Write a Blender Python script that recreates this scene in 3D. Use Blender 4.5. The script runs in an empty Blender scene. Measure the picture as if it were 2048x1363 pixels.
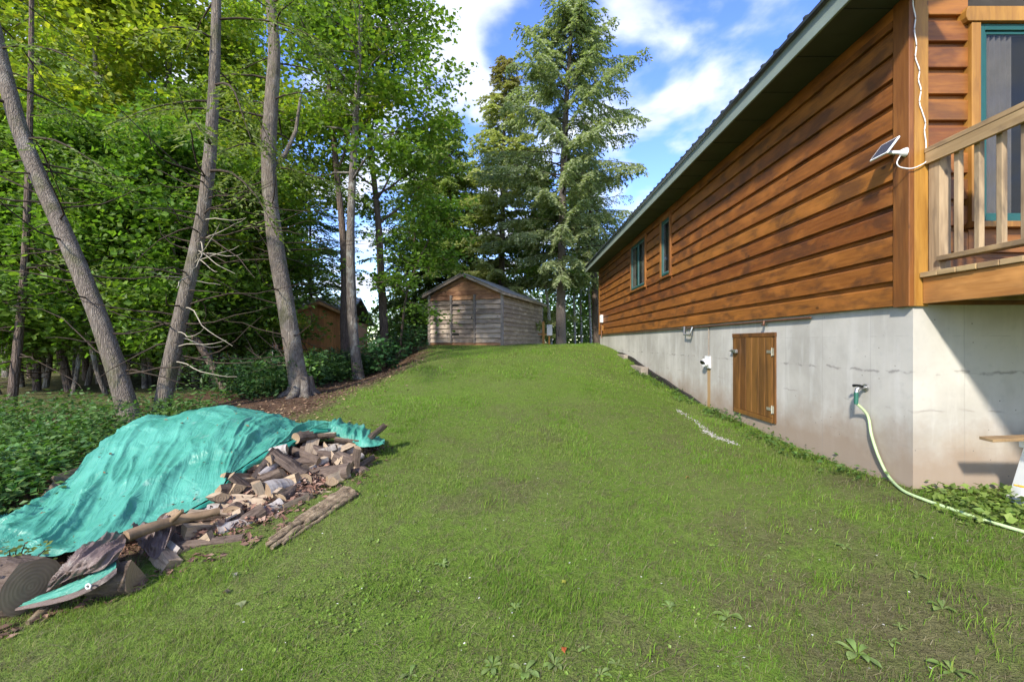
import bpy, math, random
import numpy as np
from mathutils import Vector, Matrix

# ------------------------------------------------------------------ camera, sky, sun
CZ = 1.6                      # camera height above world zero
F = 860.0; CX = 1036.0; CY = 684.0   # focal length and principal point, in pixels of the 2048 px wide picture
scene = bpy.context.scene
C = scene.collection
cam_d = bpy.data.cameras.new('camera'); cam = bpy.data.objects.new('camera', cam_d); C.objects.link(cam)
cam.location = (0, 0, CZ); cam.rotation_euler = (math.pi/2, 0, 0)
cam_d.sensor_width = 36.0; cam_d.lens = F/2048*36.0
cam_d.shift_x = -(CX-1024)/2048; cam_d.shift_y = (CY-681.5)/2048
cam_d.clip_start = 0.05; cam_d.clip_end = 2000
scene.camera = cam

SUN = Vector((1.0, 1.8, -1.5)).normalized()          # direction the light travels
sun_d = bpy.data.lights.new('sun', 'SUN'); sun = bpy.data.objects.new('sun', sun_d); C.objects.link(sun)
sun_d.energy = 2.0; sun_d.angle = math.radians(3.5); sun_d.color = (1.0, 0.93, 0.82)
sun.rotation_euler = SUN.to_track_quat('-Z', 'Y').to_euler()
sun.location = (-20, -24, 30)

world = bpy.data.worlds.new('World'); scene.world = world; world.use_nodes = True
wn = world.node_tree.nodes; wl = world.node_tree.links; wn.clear()
def W(t, **k):
    n = wn.new(t)
    for a, b in k.items(): setattr(n, a, b)
    return n
sky = W('ShaderNodeTexSky', sky_type='NISHITA', sun_disc=False)
sky.sun_elevation = math.asin(-SUN.z); sky.sun_rotation = math.atan2(-SUN.x, -SUN.y)
sky.air_density = 1.0; sky.dust_density = 0.3; sky.ozone_density = 2.5
hsv = W('ShaderNodeHueSaturation'); hsv.inputs['Saturation'].default_value = 1.22; hsv.inputs['Value'].default_value = 0.80; hsv.inputs['Hue'].default_value = 0.522
wl.new(sky.outputs[0], hsv.inputs['Color'])
tc = W('ShaderNodeTexCoord'); sep = W('ShaderNodeSeparateXYZ'); wl.new(tc.outputs['Generated'], sep.inputs[0])
def wm(op, a, b=None, clamp=False):
    n = W('ShaderNodeMath', operation=op, use_clamp=clamp)
    for i, v in enumerate((a, b)):
        if v is None: continue
        if hasattr(v, 'links'): wl.new(v, n.inputs[i])
        else: n.inputs[i].default_value = v
    return n.outputs[0]
den = wm('ADD', wm('MAXIMUM', sep.outputs[2], 0.0), 0.22)
cmb = W('ShaderNodeCombineXYZ')
wl.new(wm('DIVIDE', sep.outputs[0], den), cmb.inputs[0]); wl.new(wm('DIVIDE', sep.outputs[1], den), cmb.inputs[1])
mp = W('ShaderNodeMapping'); mp.inputs['Location'].default_value = (1.1, 5.2, 0.3); wl.new(cmb.outputs[0], mp.inputs[0])
cn = W('ShaderNodeTexNoise'); cn.inputs['Scale'].default_value = 3.6; cn.inputs['Detail'].default_value = 7; cn.inputs['Roughness'].default_value = 0.48; cn.inputs['Distortion'].default_value = 0.25
wl.new(mp.outputs[0], cn.inputs['Vector'])
cr = W('ShaderNodeValToRGB'); cr.color_ramp.elements[0].position = 0.43; cr.color_ramp.elements[1].position = 0.64
cr.color_ramp.interpolation = 'EASE'
wl.new(cn.outputs['Fac'], cr.inputs[0])
cmix = W('ShaderNodeMix', data_type='RGBA'); wl.new(cr.outputs[0], cmix.inputs['Factor'])
wl.new(hsv.outputs[0], cmix.inputs['A'])
cn2 = W('ShaderNodeTexNoise'); cn2.inputs['Scale'].default_value = 7.0; cn2.inputs['Detail'].default_value = 5; wl.new(mp.outputs[0], cn2.inputs['Vector'])
cshade = W('ShaderNodeMix', data_type='RGBA'); wl.new(cn2.outputs['Fac'], cshade.inputs['Factor']); cshade.inputs['A'].default_value = (1.4, 1.6, 2.2, 1); cshade.inputs['B'].default_value = (2.5, 2.6, 2.8, 1)
wl.new(cshade.outputs['Result'], cmix.inputs['B'])
bg = W('ShaderNodeBackground'); wl.new(cmix.outputs['Result'], bg.inputs[0]); bg.inputs[1].default_value = 0.15
wo = W('ShaderNodeOutputWorld'); wl.new(bg.outputs[0], wo.inputs[0])

vs = scene.view_settings
vs.view_transform = 'Standard'; vs.look = 'None'; vs.gamma = 1.0; vs.use_curve_mapping = False
vs.exposure = 1.95
scene.render.engine = 'CYCLES'
scene.cycles.max_bounces = 10; scene.cycles.diffuse_bounces = 6; scene.cycles.transmission_bounces = 6; scene.cycles.transparent_max_bounces = 12
scene.cycles.caustics_reflective = False; scene.cycles.caustics_refractive = False

# ------------------------------------------------------------------ helpers
rng = np.random.default_rng(7); random.seed(7)

def P(px, py, Y): return Vector(((px-CX)/F*Y, Y, CZ+(CY-py)/F*Y))

def _hash(ix, iy, seed):
    h = (ix.astype(np.int64)*374761393 + iy.astype(np.int64)*668265263 + seed*974711) & 0xffffffff
    h = ((h ^ (h >> 13))*1274126177) & 0xffffffff
    return ((h ^ (h >> 16)) & 0xffff)/65535.0
def vnoise(x, y, seed=0):
    x = np.asarray(x, float); y = np.asarray(y, float)
    ix = np.floor(x); iy = np.floor(y); fx = x-ix; fy = y-iy
    fx = fx*fx*(3-2*fx); fy = fy*fy*(3-2*fy)
    a = _hash(ix, iy, seed); b = _hash(ix+1, iy, seed); c = _hash(ix, iy+1, seed); d = _hash(ix+1, iy+1, seed)
    return (a*(1-fx)+b*fx)*(1-fy)+(c*(1-fx)+d*fx)*fy
def fbm(x, y, seed=0, o=4):
    s = 0; a = 0.5
    for i in range(o):
        s = s + a*vnoise(np.asarray(x)*2**i, np.asarray(y)*2**i, seed+i*17); a *= .5
    return s
def sstep(a, b, x):
    t = np.clip((np.asarray(x, float)-a)/(b-a), 0, 1); return t*t*(3-2*t)

class MB:
    """collects vertices and faces and links them as one mesh object"""
    def __init__(self): self.v = []; self.f = []; self.n = 0; self.m = []; self.c = []
    def add(self, verts, faces, mat=0, col=None):
        verts = np.asarray(verts, float).reshape(-1, 3)
        self.v.append(verts)
        fs = [np.asarray(f, int)+self.n for f in faces] if not isinstance(faces, np.ndarray) else faces+self.n
        self.f.append(fs); self.m.append(mat if not np.isscalar(mat) else np.full(len(fs), mat, int))
        if col is None: col = np.ones((len(verts), 3))*.5
        self.c.append(np.broadcast_to(np.asarray(col, float), (len(verts), 3)))
        self.n += len(verts)
    def box(self, a, b, mat=0):
        x0, y0, z0 = np.minimum(a, b); x1, y1, z1 = np.maximum(a, b)
        self.add([(x0,y0,z0),(x1,y0,z0),(x1,y1,z0),(x0,y1,z0),(x0,y0,z1),(x1,y0,z1),(x1,y1,z1),(x0,y1,z1)],
                 [(3,2,1,0),(4,5,6,7),(0,1,5,4),(1,2,6,5),(2,3,7,6),(3,0,4,7)], mat)
    def obox(self, p, q, w, h, up=(0,0,1), mat=0):
        """box from p to q, w wide (sideways), h high"""
        p = np.array(p, float); q = np.array(q, float); d = (q-p)/np.linalg.norm(q-p)
        s = np.cross(d, up); s /= np.linalg.norm(s); u = np.cross(s, d)
        vs = []
        for c in (p, q):
            for a, b in ((-1,-1),(1,-1),(1,1),(-1,1)): vs.append(c+s*w/2*a+u*h/2*b)
        self.add(vs, [(0,1,2,3),(7,6,5,4),(0,4,5,1),(1,5,6,2),(2,6,7,3),(3,7,4,0)], mat)
    def extrude(self, prof, axis_vec, o, ex, ey, mat=0):
        """closed profile (list of 2D) in frame o + a*ex + b*ey, extruded by axis_vec"""
        o = np.array(o, float); ex = np.array(ex, float); ey = np.array(ey, float); av = np.array(axis_vec, float)
        n = len(prof)
        v = [o+a*ex+b*ey for a, b in prof]+[o+a*ex+b*ey+av for a, b in prof]
        fs = [tuple(range(n-1, -1, -1)), tuple(range(n, 2*n))]+[(i, (i+1) % n, n+(i+1) % n, n+i) for i in range(n)]
        self.add(v, fs, mat)
    def tube(self, pts, rad, sides=8, mat=0, cap=True, lump=0, seed=0, col=None):
        pts = np.asarray(pts, float); k = len(pts); rad = np.broadcast_to(np.asarray(rad, float), (k,))
        t = np.gradient(pts, axis=0); t /= np.linalg.norm(t, axis=1)[:, None]+1e-9
        ref = np.array((0,0,1.)) if abs(t[0][2]) < .9 else np.array((1.,0,0))
        u = np.cross(t, ref); u /= np.linalg.norm(u, axis=1)[:, None]+1e-9
        w = np.cross(t, u)
        a = np.arange(sides)/sides*2*math.pi
        R = rad[:, None]*np.ones(sides)
        if lump:
            R = R*(1+lump*(fbm(np.arange(k)[:, None]*.45+seed, np.minimum(np.arange(sides), sides-np.arange(sides))[None]*1.1+seed*3, seed)-.47)*2)
        ring = pts[:, None]+R[..., None]*(np.cos(a)[None, :, None]*u[:, None]+np.sin(a)[None, :, None]*w[:, None])
        i = np.arange(k-1)[:, None]*sides; j = np.arange(sides)[None]; j2 = (j+1) % sides
        fs = np.stack([i+j, i+j2, i+sides+j2, i+sides+j], -1).reshape(-1, 4)
        self.add(ring.reshape(-1, 3), fs, mat, col)
        if cap:
            self.add(ring[0], [tuple(range(sides))], mat, col); self.add(ring[-1], [tuple(range(sides-1, -1, -1))], mat, col)
    def leaves(self, c, d, nrm, L, Wd, col=None, fold=.12):
        """diamond leaves: centre of base c, long axis d, normal nrm"""
        c = np.asarray(c, float); d = d/(np.linalg.norm(d, axis=1)[:, None]+1e-9)
        s = np.cross(d, nrm); s /= np.linalg.norm(s, axis=1)[:, None]+1e-9
        n2 = np.cross(s, d)
        L = np.broadcast_to(L, (len(c),))[:, None]; Wd = np.broadcast_to(Wd, (len(c),))[:, None]
        m = c+d*L*.45+n2*L*fold
        v = np.stack([c, m+s*Wd/2, c+d*L, m-s*Wd/2], 1)
        f = np.arange(len(c)*4).reshape(-1, 4)
        self.add(v.reshape(-1, 3), f, 0, None if col is None else np.repeat(col, 4, 0))
    def mesh(self, name, mats, smooth=False):
        me = bpy.data.meshes.new(name)
        V = np.concatenate(self.v); me.vertices.add(len(V)); me.vertices.foreach_set('co', V.astype(np.float32).ravel())
        loops = []; tot = []
        for fs in self.f:
            if isinstance(fs, np.ndarray): loops.append(fs.ravel()); tot.append(np.full(len(fs), fs.shape[1]))
            else:
                for q in fs: loops.append(q); tot.append(np.array([len(q)]))
        loops = np.concatenate(loops); tot = np.concatenate(tot)
        me.loops.add(len(loops)); me.loops.foreach_set('vertex_index', loops.astype(np.int32))
        me.polygons.add(len(tot)); me.polygons.foreach_set('loop_start', np.concatenate([[0], np.cumsum(tot)[:-1]]).astype(np.int32))
        me.polygons.foreach_set('material_index', np.concatenate(self.m).astype(np.int32))
        me.update(calc_edges=True)
        at = me.color_attributes.new('tint', 'FLOAT_COLOR', 'POINT')
        cc = np.ones((len(V), 4), np.float32); cc[:, :3] = np.concatenate(self.c); at.data.foreach_set('color', cc.ravel())
        me.validate()
        me.polygons.foreach_set('use_smooth', np.full(len(me.polygons), bool(smooth)))
        for m in (mats if isinstance(mats, (list, tuple)) else [mats]): me.materials.append(m)
        return me
    def build(self, name, mats, parent=None, smooth=False, bevel=0):
        o = bpy.data.objects.new(name, self.mesh(name, mats, smooth)); C.objects.link(o)
        if parent is not None: o.parent = parent
        if bevel:
            b = o.modifiers.new('soft_edges', 'BEVEL'); b.width = bevel; b.segments = 2; b.limit_method = 'ANGLE'
        return o

def tag(o, label=None, cat=None, group=None, kind=None):
    if label: o['label'] = label
    if cat: o['category'] = cat
    if group: o['group'] = group
    if kind: o['kind'] = kind
    return o
def thing(name, loc=(0,0,0), rz=0):
    o = bpy.data.objects.new(name, None); C.objects.link(o); o.location = loc; o.rotation_euler = (0, 0, rz)
    o.empty_display_size = .2
    return o

# ------------------------------------------------------------------ materials
class MT:
    def __init__(self, name):
        self.m = bpy.data.materials.new(name); self.m.use_nodes = True
        self.t = self.m.node_tree; self.t.nodes.clear()
        self.out = self.N('ShaderNodeOutputMaterial'); self.p = self.N('ShaderNodeBsdfPrincipled')
        self.L(self.p.outputs[0], self.out.inputs[0])
    def N(self, t, **k):
        n = self.t.nodes.new(t)
        for a, b in k.items(): setattr(n, a, b)
        return n
    def L(self, a, b): self.t.links.new(a, b)
    def S(self, inp, v):
        if hasattr(v, 'links'): self.L(v, inp)
        elif isinstance(v, tuple): inp.default_value = v if len(v) == 4 or inp.type == 'VECTOR' else (*v, 1)
        else: inp.default_value = v
    def pos(self, scale=(1,1,1), loc=(0,0,0), kind='Object', rnd=False):
        c = self.N('ShaderNodeTexCoord'); m = self.N('ShaderNodeMapping'); m.inputs['Scale'].default_value = scale; m.inputs['Location'].default_value = loc
        v = c.outputs[kind]
        if rnd:
            oi = self.N('ShaderNodeObjectInfo'); sc = self.N('ShaderNodeMath', operation='MULTIPLY'); self.L(oi.outputs['Random'], sc.inputs[0]); sc.inputs[1].default_value = 37.0
            ad = self.N('ShaderNodeVectorMath', operation='ADD'); self.L(v, ad.inputs[0]); self.L(sc.outputs[0], ad.inputs[1]); v = ad.outputs[0]
        self.L(v, m.inputs[0]); return m.outputs[0]
    def noise(self, vec, scale, detail=4, rough=.55, dist=0):
        n = self.N('ShaderNodeTexNoise'); self.L(vec, n.inputs['Vector'])
        n.inputs['Scale'].default_value = scale; n.inputs['Detail'].default_value = detail; n.inputs['Roughness'].default_value = rough; n.inputs['Distortion'].default_value = dist
        return n.outputs['Fac']
    def voro(self, vec, scale, feature='F1'):
        n = self.N('ShaderNodeTexVoronoi', feature=feature); self.L(vec, n.inputs['Vector']); n.inputs['Scale'].default_value = scale
        return n.outputs['Distance']
    def ramp(self, fac, *stops):
        r = self.N('ShaderNodeValToRGB'); e = r.color_ramp.elements
        while len(e) < len(stops): e.new(.5)
        for i, (p, c) in enumerate(stops):
            e[i].position = p; e[i].color = (c, c, c, 1) if np.isscalar(c) else (*c, 1)
        self.S(r.inputs[0], fac); return r.outputs[0]
    def mix(self, fac, a, b, mode='MIX'):
        n = self.N('ShaderNodeMix', data_type='RGBA', blend_type=mode); self.S(n.inputs['Factor'], fac); self.S(n.inputs['A'], a); self.S(n.inputs['B'], b); return n.outputs['Result']
    def math(self, op, a, b=0.0, clamp=False):
        n = self.N('ShaderNodeMath', operation=op, use_clamp=clamp); self.S(n.inputs[0], a); self.S(n.inputs[1], b); return n.outputs[0]
    def xyz(self, vec):
        n = self.N('ShaderNodeSeparateXYZ'); self.L(vec, n.inputs[0]); return n.outputs
    def attr(self, name):
        return self.N('ShaderNodeAttribute', attribute_name=name).outputs['Color']
    def rand(self): return self.N('ShaderNodeObjectInfo').outputs['Random']
    def bump(self, h, strength=.3, dist=.02):
        n = self.N('ShaderNodeBump'); n.inputs['Strength'].default_value = strength; n.inputs['Distance'].default_value = dist
        self.L(h, n.inputs['Height']); self.L(n.outputs[0], self.p.inputs['Normal']); return n.outputs[0]
    def done(self, col, rough=.7, spec=.3, metal=0.0, trans=None, tfac=.35):
        self.S(self.p.inputs['Base Color'], col); self.S(self.p.inputs['Roughness'], rough)
        self.p.inputs['Specular IOR Level'].default_value = spec; self.p.inputs['Metallic'].default_value = metal
        if trans is not None:
            tr = self.N('ShaderNodeBsdfTranslucent'); self.S(tr.inputs[0], trans)
            ms = self.N('ShaderNodeMixShader'); ms.inputs[0].default_value = tfac
            self.L(self.p.outputs[0], ms.inputs[1]); self.L(tr.outputs[0], ms.inputs[2]); self.L(ms.outputs[0], self.out.inputs[0])
        return self.m

def plain(name, col, rough=.6, spec=.3, metal=0.0, var=.18, scale=9):
    t = MT(name); n = t.noise(t.pos(), scale, 5)
    c = t.mix(t.ramp(n, (.3, 0), (.7, 1)), tuple(x*(1-var) for x in col), tuple(min(1, x*(1+var)) for x in col))
    t.bump(n, .08, .01)
    return t.done(c, rough, spec, metal)

def wood_stain(name, cA, cB, cDark, axis, blotch=.5, rough=.5, rvar=.4):
    """stained board; axis = index of the grain direction"""
    t = MT(name)
    s = [14, 14, 14]; s[axis] = .9
    v = t.pos(tuple(s), rnd=True); grain = t.noise(v, 3.2, 6, .62, .35)
    s2 = [1.6, 1.6, 3.2]; s2[axis] = 1.35 if axis != 2 else .8
    if axis == 2: s2 = [4, 4, .8]
    bl = t.noise(t.pos(tuple(s2), rnd=True), 1.5, 6, .6, .35)
    col = t.mix(t.ramp(grain, (.3, 0), (.72, 1)), cA, cB)
    hs = t.N('ShaderNodeHueSaturation'); t.L(col, hs.inputs['Color'])
    t.L(t.math('ADD', t.math('MULTIPLY', t.rand(), rvar), 1-rvar/2), hs.inputs['Value'])
    t.L(t.math('ADD', t.math('MULTIPLY', t.rand(), .012), .494), hs.inputs['Hue'])
    col = t.mix(t.math('MULTIPLY', t.ramp(bl, (.49, 0), (.62, 1)), blotch), hs.outputs[0], cDark)
    light = t.noise(t.pos(tuple(s2), (5, 7, 3), rnd=True), 1.7, 3)
    col = t.mix(t.math('MULTIPLY', t.ramp(light, (.52, 0), (.68, 1)), .5), col, tuple(min(1, x*1.5) for x in cB))
    ks = [1.0, 1.0, 1.0]; ks[axis] = .55
    kn = t.voro(t.pos(tuple(ks), rnd=True), 5.5)
    knot = t.ramp(kn, (.05, 1), (.11, 0))
    keep = t.ramp(t.noise(t.pos((1,1,1), (3,1,2), rnd=True), 2.0, 2), (.48, 0), (.56, 1))
    col = t.mix(t.math('MULTIPLY', t.math('MULTIPLY', knot, keep), .8), col, tuple(x*.3 for x in cDark))
    t.bump(grain, .25, .004)
    return t.done(col, t.math('ADD', t.math('MULTIPLY', grain, .25), rough-.12), .35)

M = {}
M['siding'] = wood_stain('stained_siding', (.160,.052,.010), (.265,.098,.019), (.045,.021,.012), 1, .6)
M['siding_x'] = wood_stain('stained_siding_front', (.155,.054,.011), (.25,.10,.022), (.06,.028,.014), 0, .5)
M['trim_v'] = wood_stain('stained_trim', (.165,.06,.013), (.255,.105,.024), (.07,.032,.013), 2, .5)
M['trim_yel'] = wood_stain('amber_corner_board', (.225,.10,.018), (.335,.17,.034), (.12,.055,.018), 2, .4)
M['hatch'] = wood_stain('hatch_wood', (.105,.045,.012), (.18,.08,.021), (.05,.024,.011), 2, .6)
M['deck'] = wood_stain('deck_wood', (.24,.155,.07), (.36,.25,.125), (.13,.09,.055), 1, .7, .75)
M['deck_v'] = wood_stain('baluster_wood', (.23,.16,.085), (.38,.28,.165), (.11,.08,.055), 2, .8, .75)
M['rim'] = wood_stain('rim_joist_wood', (.31,.13,.03), (.44,.21,.06), (.17,.08,.03), 1, .4, .6)
M['grey_x'] = wood_stain('weathered_board', (.25,.195,.15), (.42,.345,.28), (.13,.095,.07), 0, .6, .85, .7)
M['grey_y'] = wood_stain('weathered_side_board', (.30,.22,.14), (.45,.355,.24), (.19,.135,.09), 1, .5, .85, .5)
M['trestle'] = wood_stain('old_trestle_wood', (.085,.062,.042), (.16,.12,.085), (.05,.038,.028), 0, .5, .85)
M['brown_x'] = wood_stain('gable_board', (.24,.11,.055), (.36,.20,.11), (.12,.06,.035), 0, .5, .8)
M['grey_v'] = wood_stain('weathered_batten', (.20,.17,.15), (.31,.27,.24), (.13,.11,.09), 2, .5, .85)
M['cabin_v'] = wood_stain('cabin_plywood', (.36,.15,.045), (.50,.225,.07), (.22,.09,.03), 2, .5, .7)
M['cabin_x'] = wood_stain('cabin_shingle', (.36,.17,.06), (.50,.27,.10), (.22,.10,.04), 0, .4, .8)
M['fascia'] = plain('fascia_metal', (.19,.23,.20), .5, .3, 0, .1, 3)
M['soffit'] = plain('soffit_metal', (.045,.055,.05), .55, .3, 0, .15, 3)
M['roof_metal'] = plain('dark_roof_metal', (.035,.042,.042), .4, .4, .3, .2, 4)
M['green_vinyl'] = plain('green_window_frame', (.012,.075,.065), .4, .4, 0, .1)
M['sash'] = plain('teal_sash', (.10,.17,.18), .45, .4, 0, .1)
M['white'] = plain('white_plastic', (.72,.72,.70), .45, .4, 0, .06)
M['whitewash'] = plain('dull_white', (.55,.56,.55), .6, .3, 0, .1)
M['black'] = plain('black_plastic', (.012,.013,.014), .45, .4, 0, .2)
M['steel'] = plain('dull_steel', (.42,.42,.41), .4, .5, .85, .2)
M['galv'] = plain('galvanised_hinge', (.40,.38,.30), .5, .5, .6, .25)
M['branch'] = bark('branch_bark', (.13,.085,.05), (.26,.18,.11), (.07,.045,.03), 2.0, .5) if False else plain('branch_bark', (.20,.135,.08), .8, .2, 0, .35, 14)
M['copper'] = plain('copper_pipe', (.20,.10,.06), .5, .5, .6, .3)
M['yellow'] = plain('yellow_plastic', (.62,.33,.02), .5, .3, 0, .15)
M['hose'] = plain('pale_green_hose', (.36,.47,.24), .5, .35, 0, .1)
M['dgreen'] = plain('dark_green_sleeve', (.02,.10,.07), .5, .4)
M['curtain'] = plain('curtain_cloth', (.50,.47,.43), .9, .1, 0, .12)
M['dark_room'] = plain('dim_room', (.05,.045,.04), .9, .1)
M['shingle'] = plain('asphalt_shingle', (.20,.20,.21), .9, .15, 0, .25, 30)
M['shed_roof'] = plain('shed_roof_metal', (.24,.235,.215), .6, .3, .1, .2, 5)
M['cabin_roof'] = plain('mossy_roof', (.22,.175,.13), .9, .1, 0, .35, 12)
M['brick'] = plain('orange_brickwork', (.55,.27,.16), .85, .2, 0, .25, 25)
M['membrane'] = plain('tar_membrane', (.03,.027,.024), .8, .2, 0, .4, 20)

t = MT('window_glass'); t.done((.012,.016,.018), .03, .5)
t.p.inputs['Alpha'].default_value = .4; M['glass'] = t.m
t = MT('solar_cells'); g = t.xyz(t.pos((1,1,1)))
t.done((.05,.06,.085), .22, .6); M['cells'] = t.m

# concrete with form lines, a crack band, mud splash and streaks
t = MT('foundation_concrete'); v = t.pos()
x, y, z = t.xyz(v)
n1 = t.noise(v, 1.1, 5, .6, .3); n2 = t.noise(t.pos((6,6,.9)), 1.0, 4, .6); n3 = t.noise(v, 14, 5, .6)
col = t.mix(t.ramp(n1, (.35,0), (.65,1)), (.32,.305,.27), (.47,.45,.405))
col = t.mix(t.math('MULTIPLY', t.ramp(n2, (.5,0), (.72,1)), .55), col, (.54,.525,.49))
col = t.mix(t.math('MULTIPLY', t.ramp(n3, (.55,0), (.75,1)), .25), col, (.27,.27,.26))
wob = t.math('MULTIPLY', t.math('SUBTRACT', t.noise(t.pos((3,3,3)), 2.0, 4), .5), .09)
zz = t.math('ADD', z, wob)
def band(z0, hw): return t.ramp(t.math('ABSOLUTE', t.math('SUBTRACT', zz, z0)), (0, 1), (hw, 0))
brk = t.ramp(t.noise(t.pos((2.2,2.2,4)), 2.4, 3), (.50,0), (.58,1))
col = t.mix(t.math('MULTIPLY', t.math('MULTIPLY', band(CZ-.25, .018), brk), .7), col, (.13,.12,.115))
brk2 = t.ramp(t.noise(t.pos((2.2,2.2,4), (9,4,1)), 1.8, 3), (.50,0), (.60,1))
col = t.mix(t.math('MULTIPLY', t.math('MULTIPLY', band(CZ-.55, .012), brk2), .4), col, (.2,.18,.16))
mud = t.math('ADD', t.math('MULTIPLY', t.math('SUBTRACT', z, CZ-.62), -2.3), t.math('MULTIPLY', t.math('SUBTRACT', t.noise(v, 2.3, 5, .65), .5), 1.6))
col = t.mix(t.math('MULTIPLY', t.ramp(mud, (.0,0), (.9,1)), .8), col, (.22,.145,.09))
warm = t.math('MULTIPLY', t.math('SUBTRACT', CZ-.1, z), .5, True)
col = t.mix(t.math('MULTIPLY', warm, .45), col, (.40,.345,.28))
# rust streak below the vent
ry = t.ramp(t.math('ABSOLUTE', t.math('SUBTRACT', t.math('ADD', y, t.math('MULTIPLY', wob, .5)), 7.12)), (.035, 1), (.075, 0))
rz = t.ramp(t.math('SUBTRACT', CZ-.39, z), (.0, 0), (.03, 1))
col = t.mix(t.math('MULTIPLY', t.math('MULTIPLY', ry, rz), .75), col, (.34,.19,.05))
seam = t.ramp(t.math('ABSOLUTE', t.math('SUBTRACT', t.math('FRACT', t.math('DIVIDE', t.math('ADD', t.math('ADD', x, y), t.math('MULTIPLY', wob, .15)), .61)), .5)), (.0,1), (.012,0)); col = t.mix(t.math('MULTIPLY', seam, .3), col, (.2,.195,.18))
lift = t.ramp(t.math('ABSOLUTE', t.math('SUBTRACT', t.math('FRACT', t.math('DIVIDE', t.math('ADD', z, t.math('MULTIPLY', wob, .12)), .30)), .5)), (.0,1), (.02,0)); col = t.mix(t.math('MULTIPLY', t.math('MULTIPLY', lift, brk2), .35), col, (.2,.19,.175))
spk = t.voro(v, 9.0); col = t.mix(t.math('MULTIPLY', t.ramp(spk, (.035,1), (.06,0)), .7), col, (.08,.075,.07))
t.bump(t.math('ADD', n3, t.math('MULTIPLY', n2, .5)), .18, .01)
M['concrete'] = t.done(col, .85, .2)
M['block'] = plain('footing_concrete', (.24,.205,.165), .9, .2, 0, .25, 12)

def bark(name, a, b, dark, sc=1.0, zst=.14, lich=None, moss=False):
    t = MT(name)
    v = t.pos((16*sc, 16*sc, 16*sc*zst)); n = t.noise(v, 1.6, 7, .7, .8)
    wv = t.N('ShaderNodeVectorMath', operation='ADD'); t.L(t.pos((13*sc, 13*sc, 13*sc*zst*.45)), wv.inputs[0]); nz = t.N('ShaderNodeTexNoise'); nz.inputs['Scale'].default_value = 5.0; t.L(t.pos(), nz.inputs['Vector']); t.L(nz.outputs['Color'], wv.inputs[1]); vo = t.voro(wv.outputs[0], 1.6, 'DISTANCE_TO_EDGE')
    col = t.mix(t.ramp(n, (.3,0), (.7,1)), a, b)
    col = t.mix(t.math('MULTIPLY', t.ramp(vo, (.0,1), (.16,0)), .42), col, dark)
    if lich:
        l = t.noise(t.pos((2.5,2.5,1.6)), 2.2, 5, .6); col = t.mix(t.math('MULTIPLY', t.ramp(l, (.52,0), (.66,1)), .65), col, lich)
    if moss:
        l = t.noise(t.pos((3,3,2)), 1.5, 4); col = t.mix(t.math('MULTIPLY', t.ramp(l, (.55,0), (.68,1)), .5), col, (.09,.10,.035))
    t.bump(t.math('ADD', t.math('MULTIPLY', t.ramp(vo, (0,0), (.2,1)), .7), n), .8, .03)
    return t.done(col, .9, .15)
M['bark'] = bark('cedar_bark', (.13,.105,.082), (.28,.24,.20), (.04,.032,.026), 2.6, .10, (.30,.275,.235), True)
M['bark_red'] = bark('hemlock_bark', (.10,.072,.055), (.21,.165,.135), (.035,.026,.02), 1.5)
M['bark_maple'] = bark('maple_bark', (.12,.10,.085), (.25,.22,.19), (.05,.042,.036), 1.4, .2, (.40,.41,.37))
M['bark_birch'] = bark('birch_bark', (.42,.40,.36), (.60,.58,.54), (.09,.08,.07), .8, 1.6)
M['bark_spruce'] = bark('spruce_bark', (.15,.125,.11), (.27,.235,.21), (.06,.05,.04), 2.2, .4)
M['twig'] = plain('dead_twig', (.30,.27,.21), .9, .1, 0, .2)
M['twig_dark'] = plain('dark_twig', (.055,.042,.032), .9, .1, 0, .3)

def leafmat(name, tf=.4, gloss=.3):
    t = MT(name)
    hs = t.N('ShaderNodeHueSaturation'); t.L(t.attr('tint'), hs.inputs['Color'])
    n = t.noise(t.pos((1,1,1), kind='Object'), .9, 3)
    t.L(t.math('ADD', t.math('MULTIPLY', n, .5), .75), hs.inputs['Value'])
    t.L(t.math('ADD', t.math('MULTIPLY', t.rand(), .024), .488), hs.inputs['Hue'])
    tr = t.mix(1.0, hs.outputs[0], (1.65,1.85,.75), 'MULTIPLY')
    return t.done(hs.outputs[0], .5, gloss, 0, tr, tf)
M['leaf'] = leafmat('broad_leaf', .45)
M['needle'] = leafmat('conifer_needles', .38, .25)
M['weed'] = leafmat('low_leaf', .3)
M['grass'] = leafmat('grass_blade', .35, .2)
t = MT('bark_litter'); M['litter'] = t.done(t.attr('tint'), .9, .1)

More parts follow.
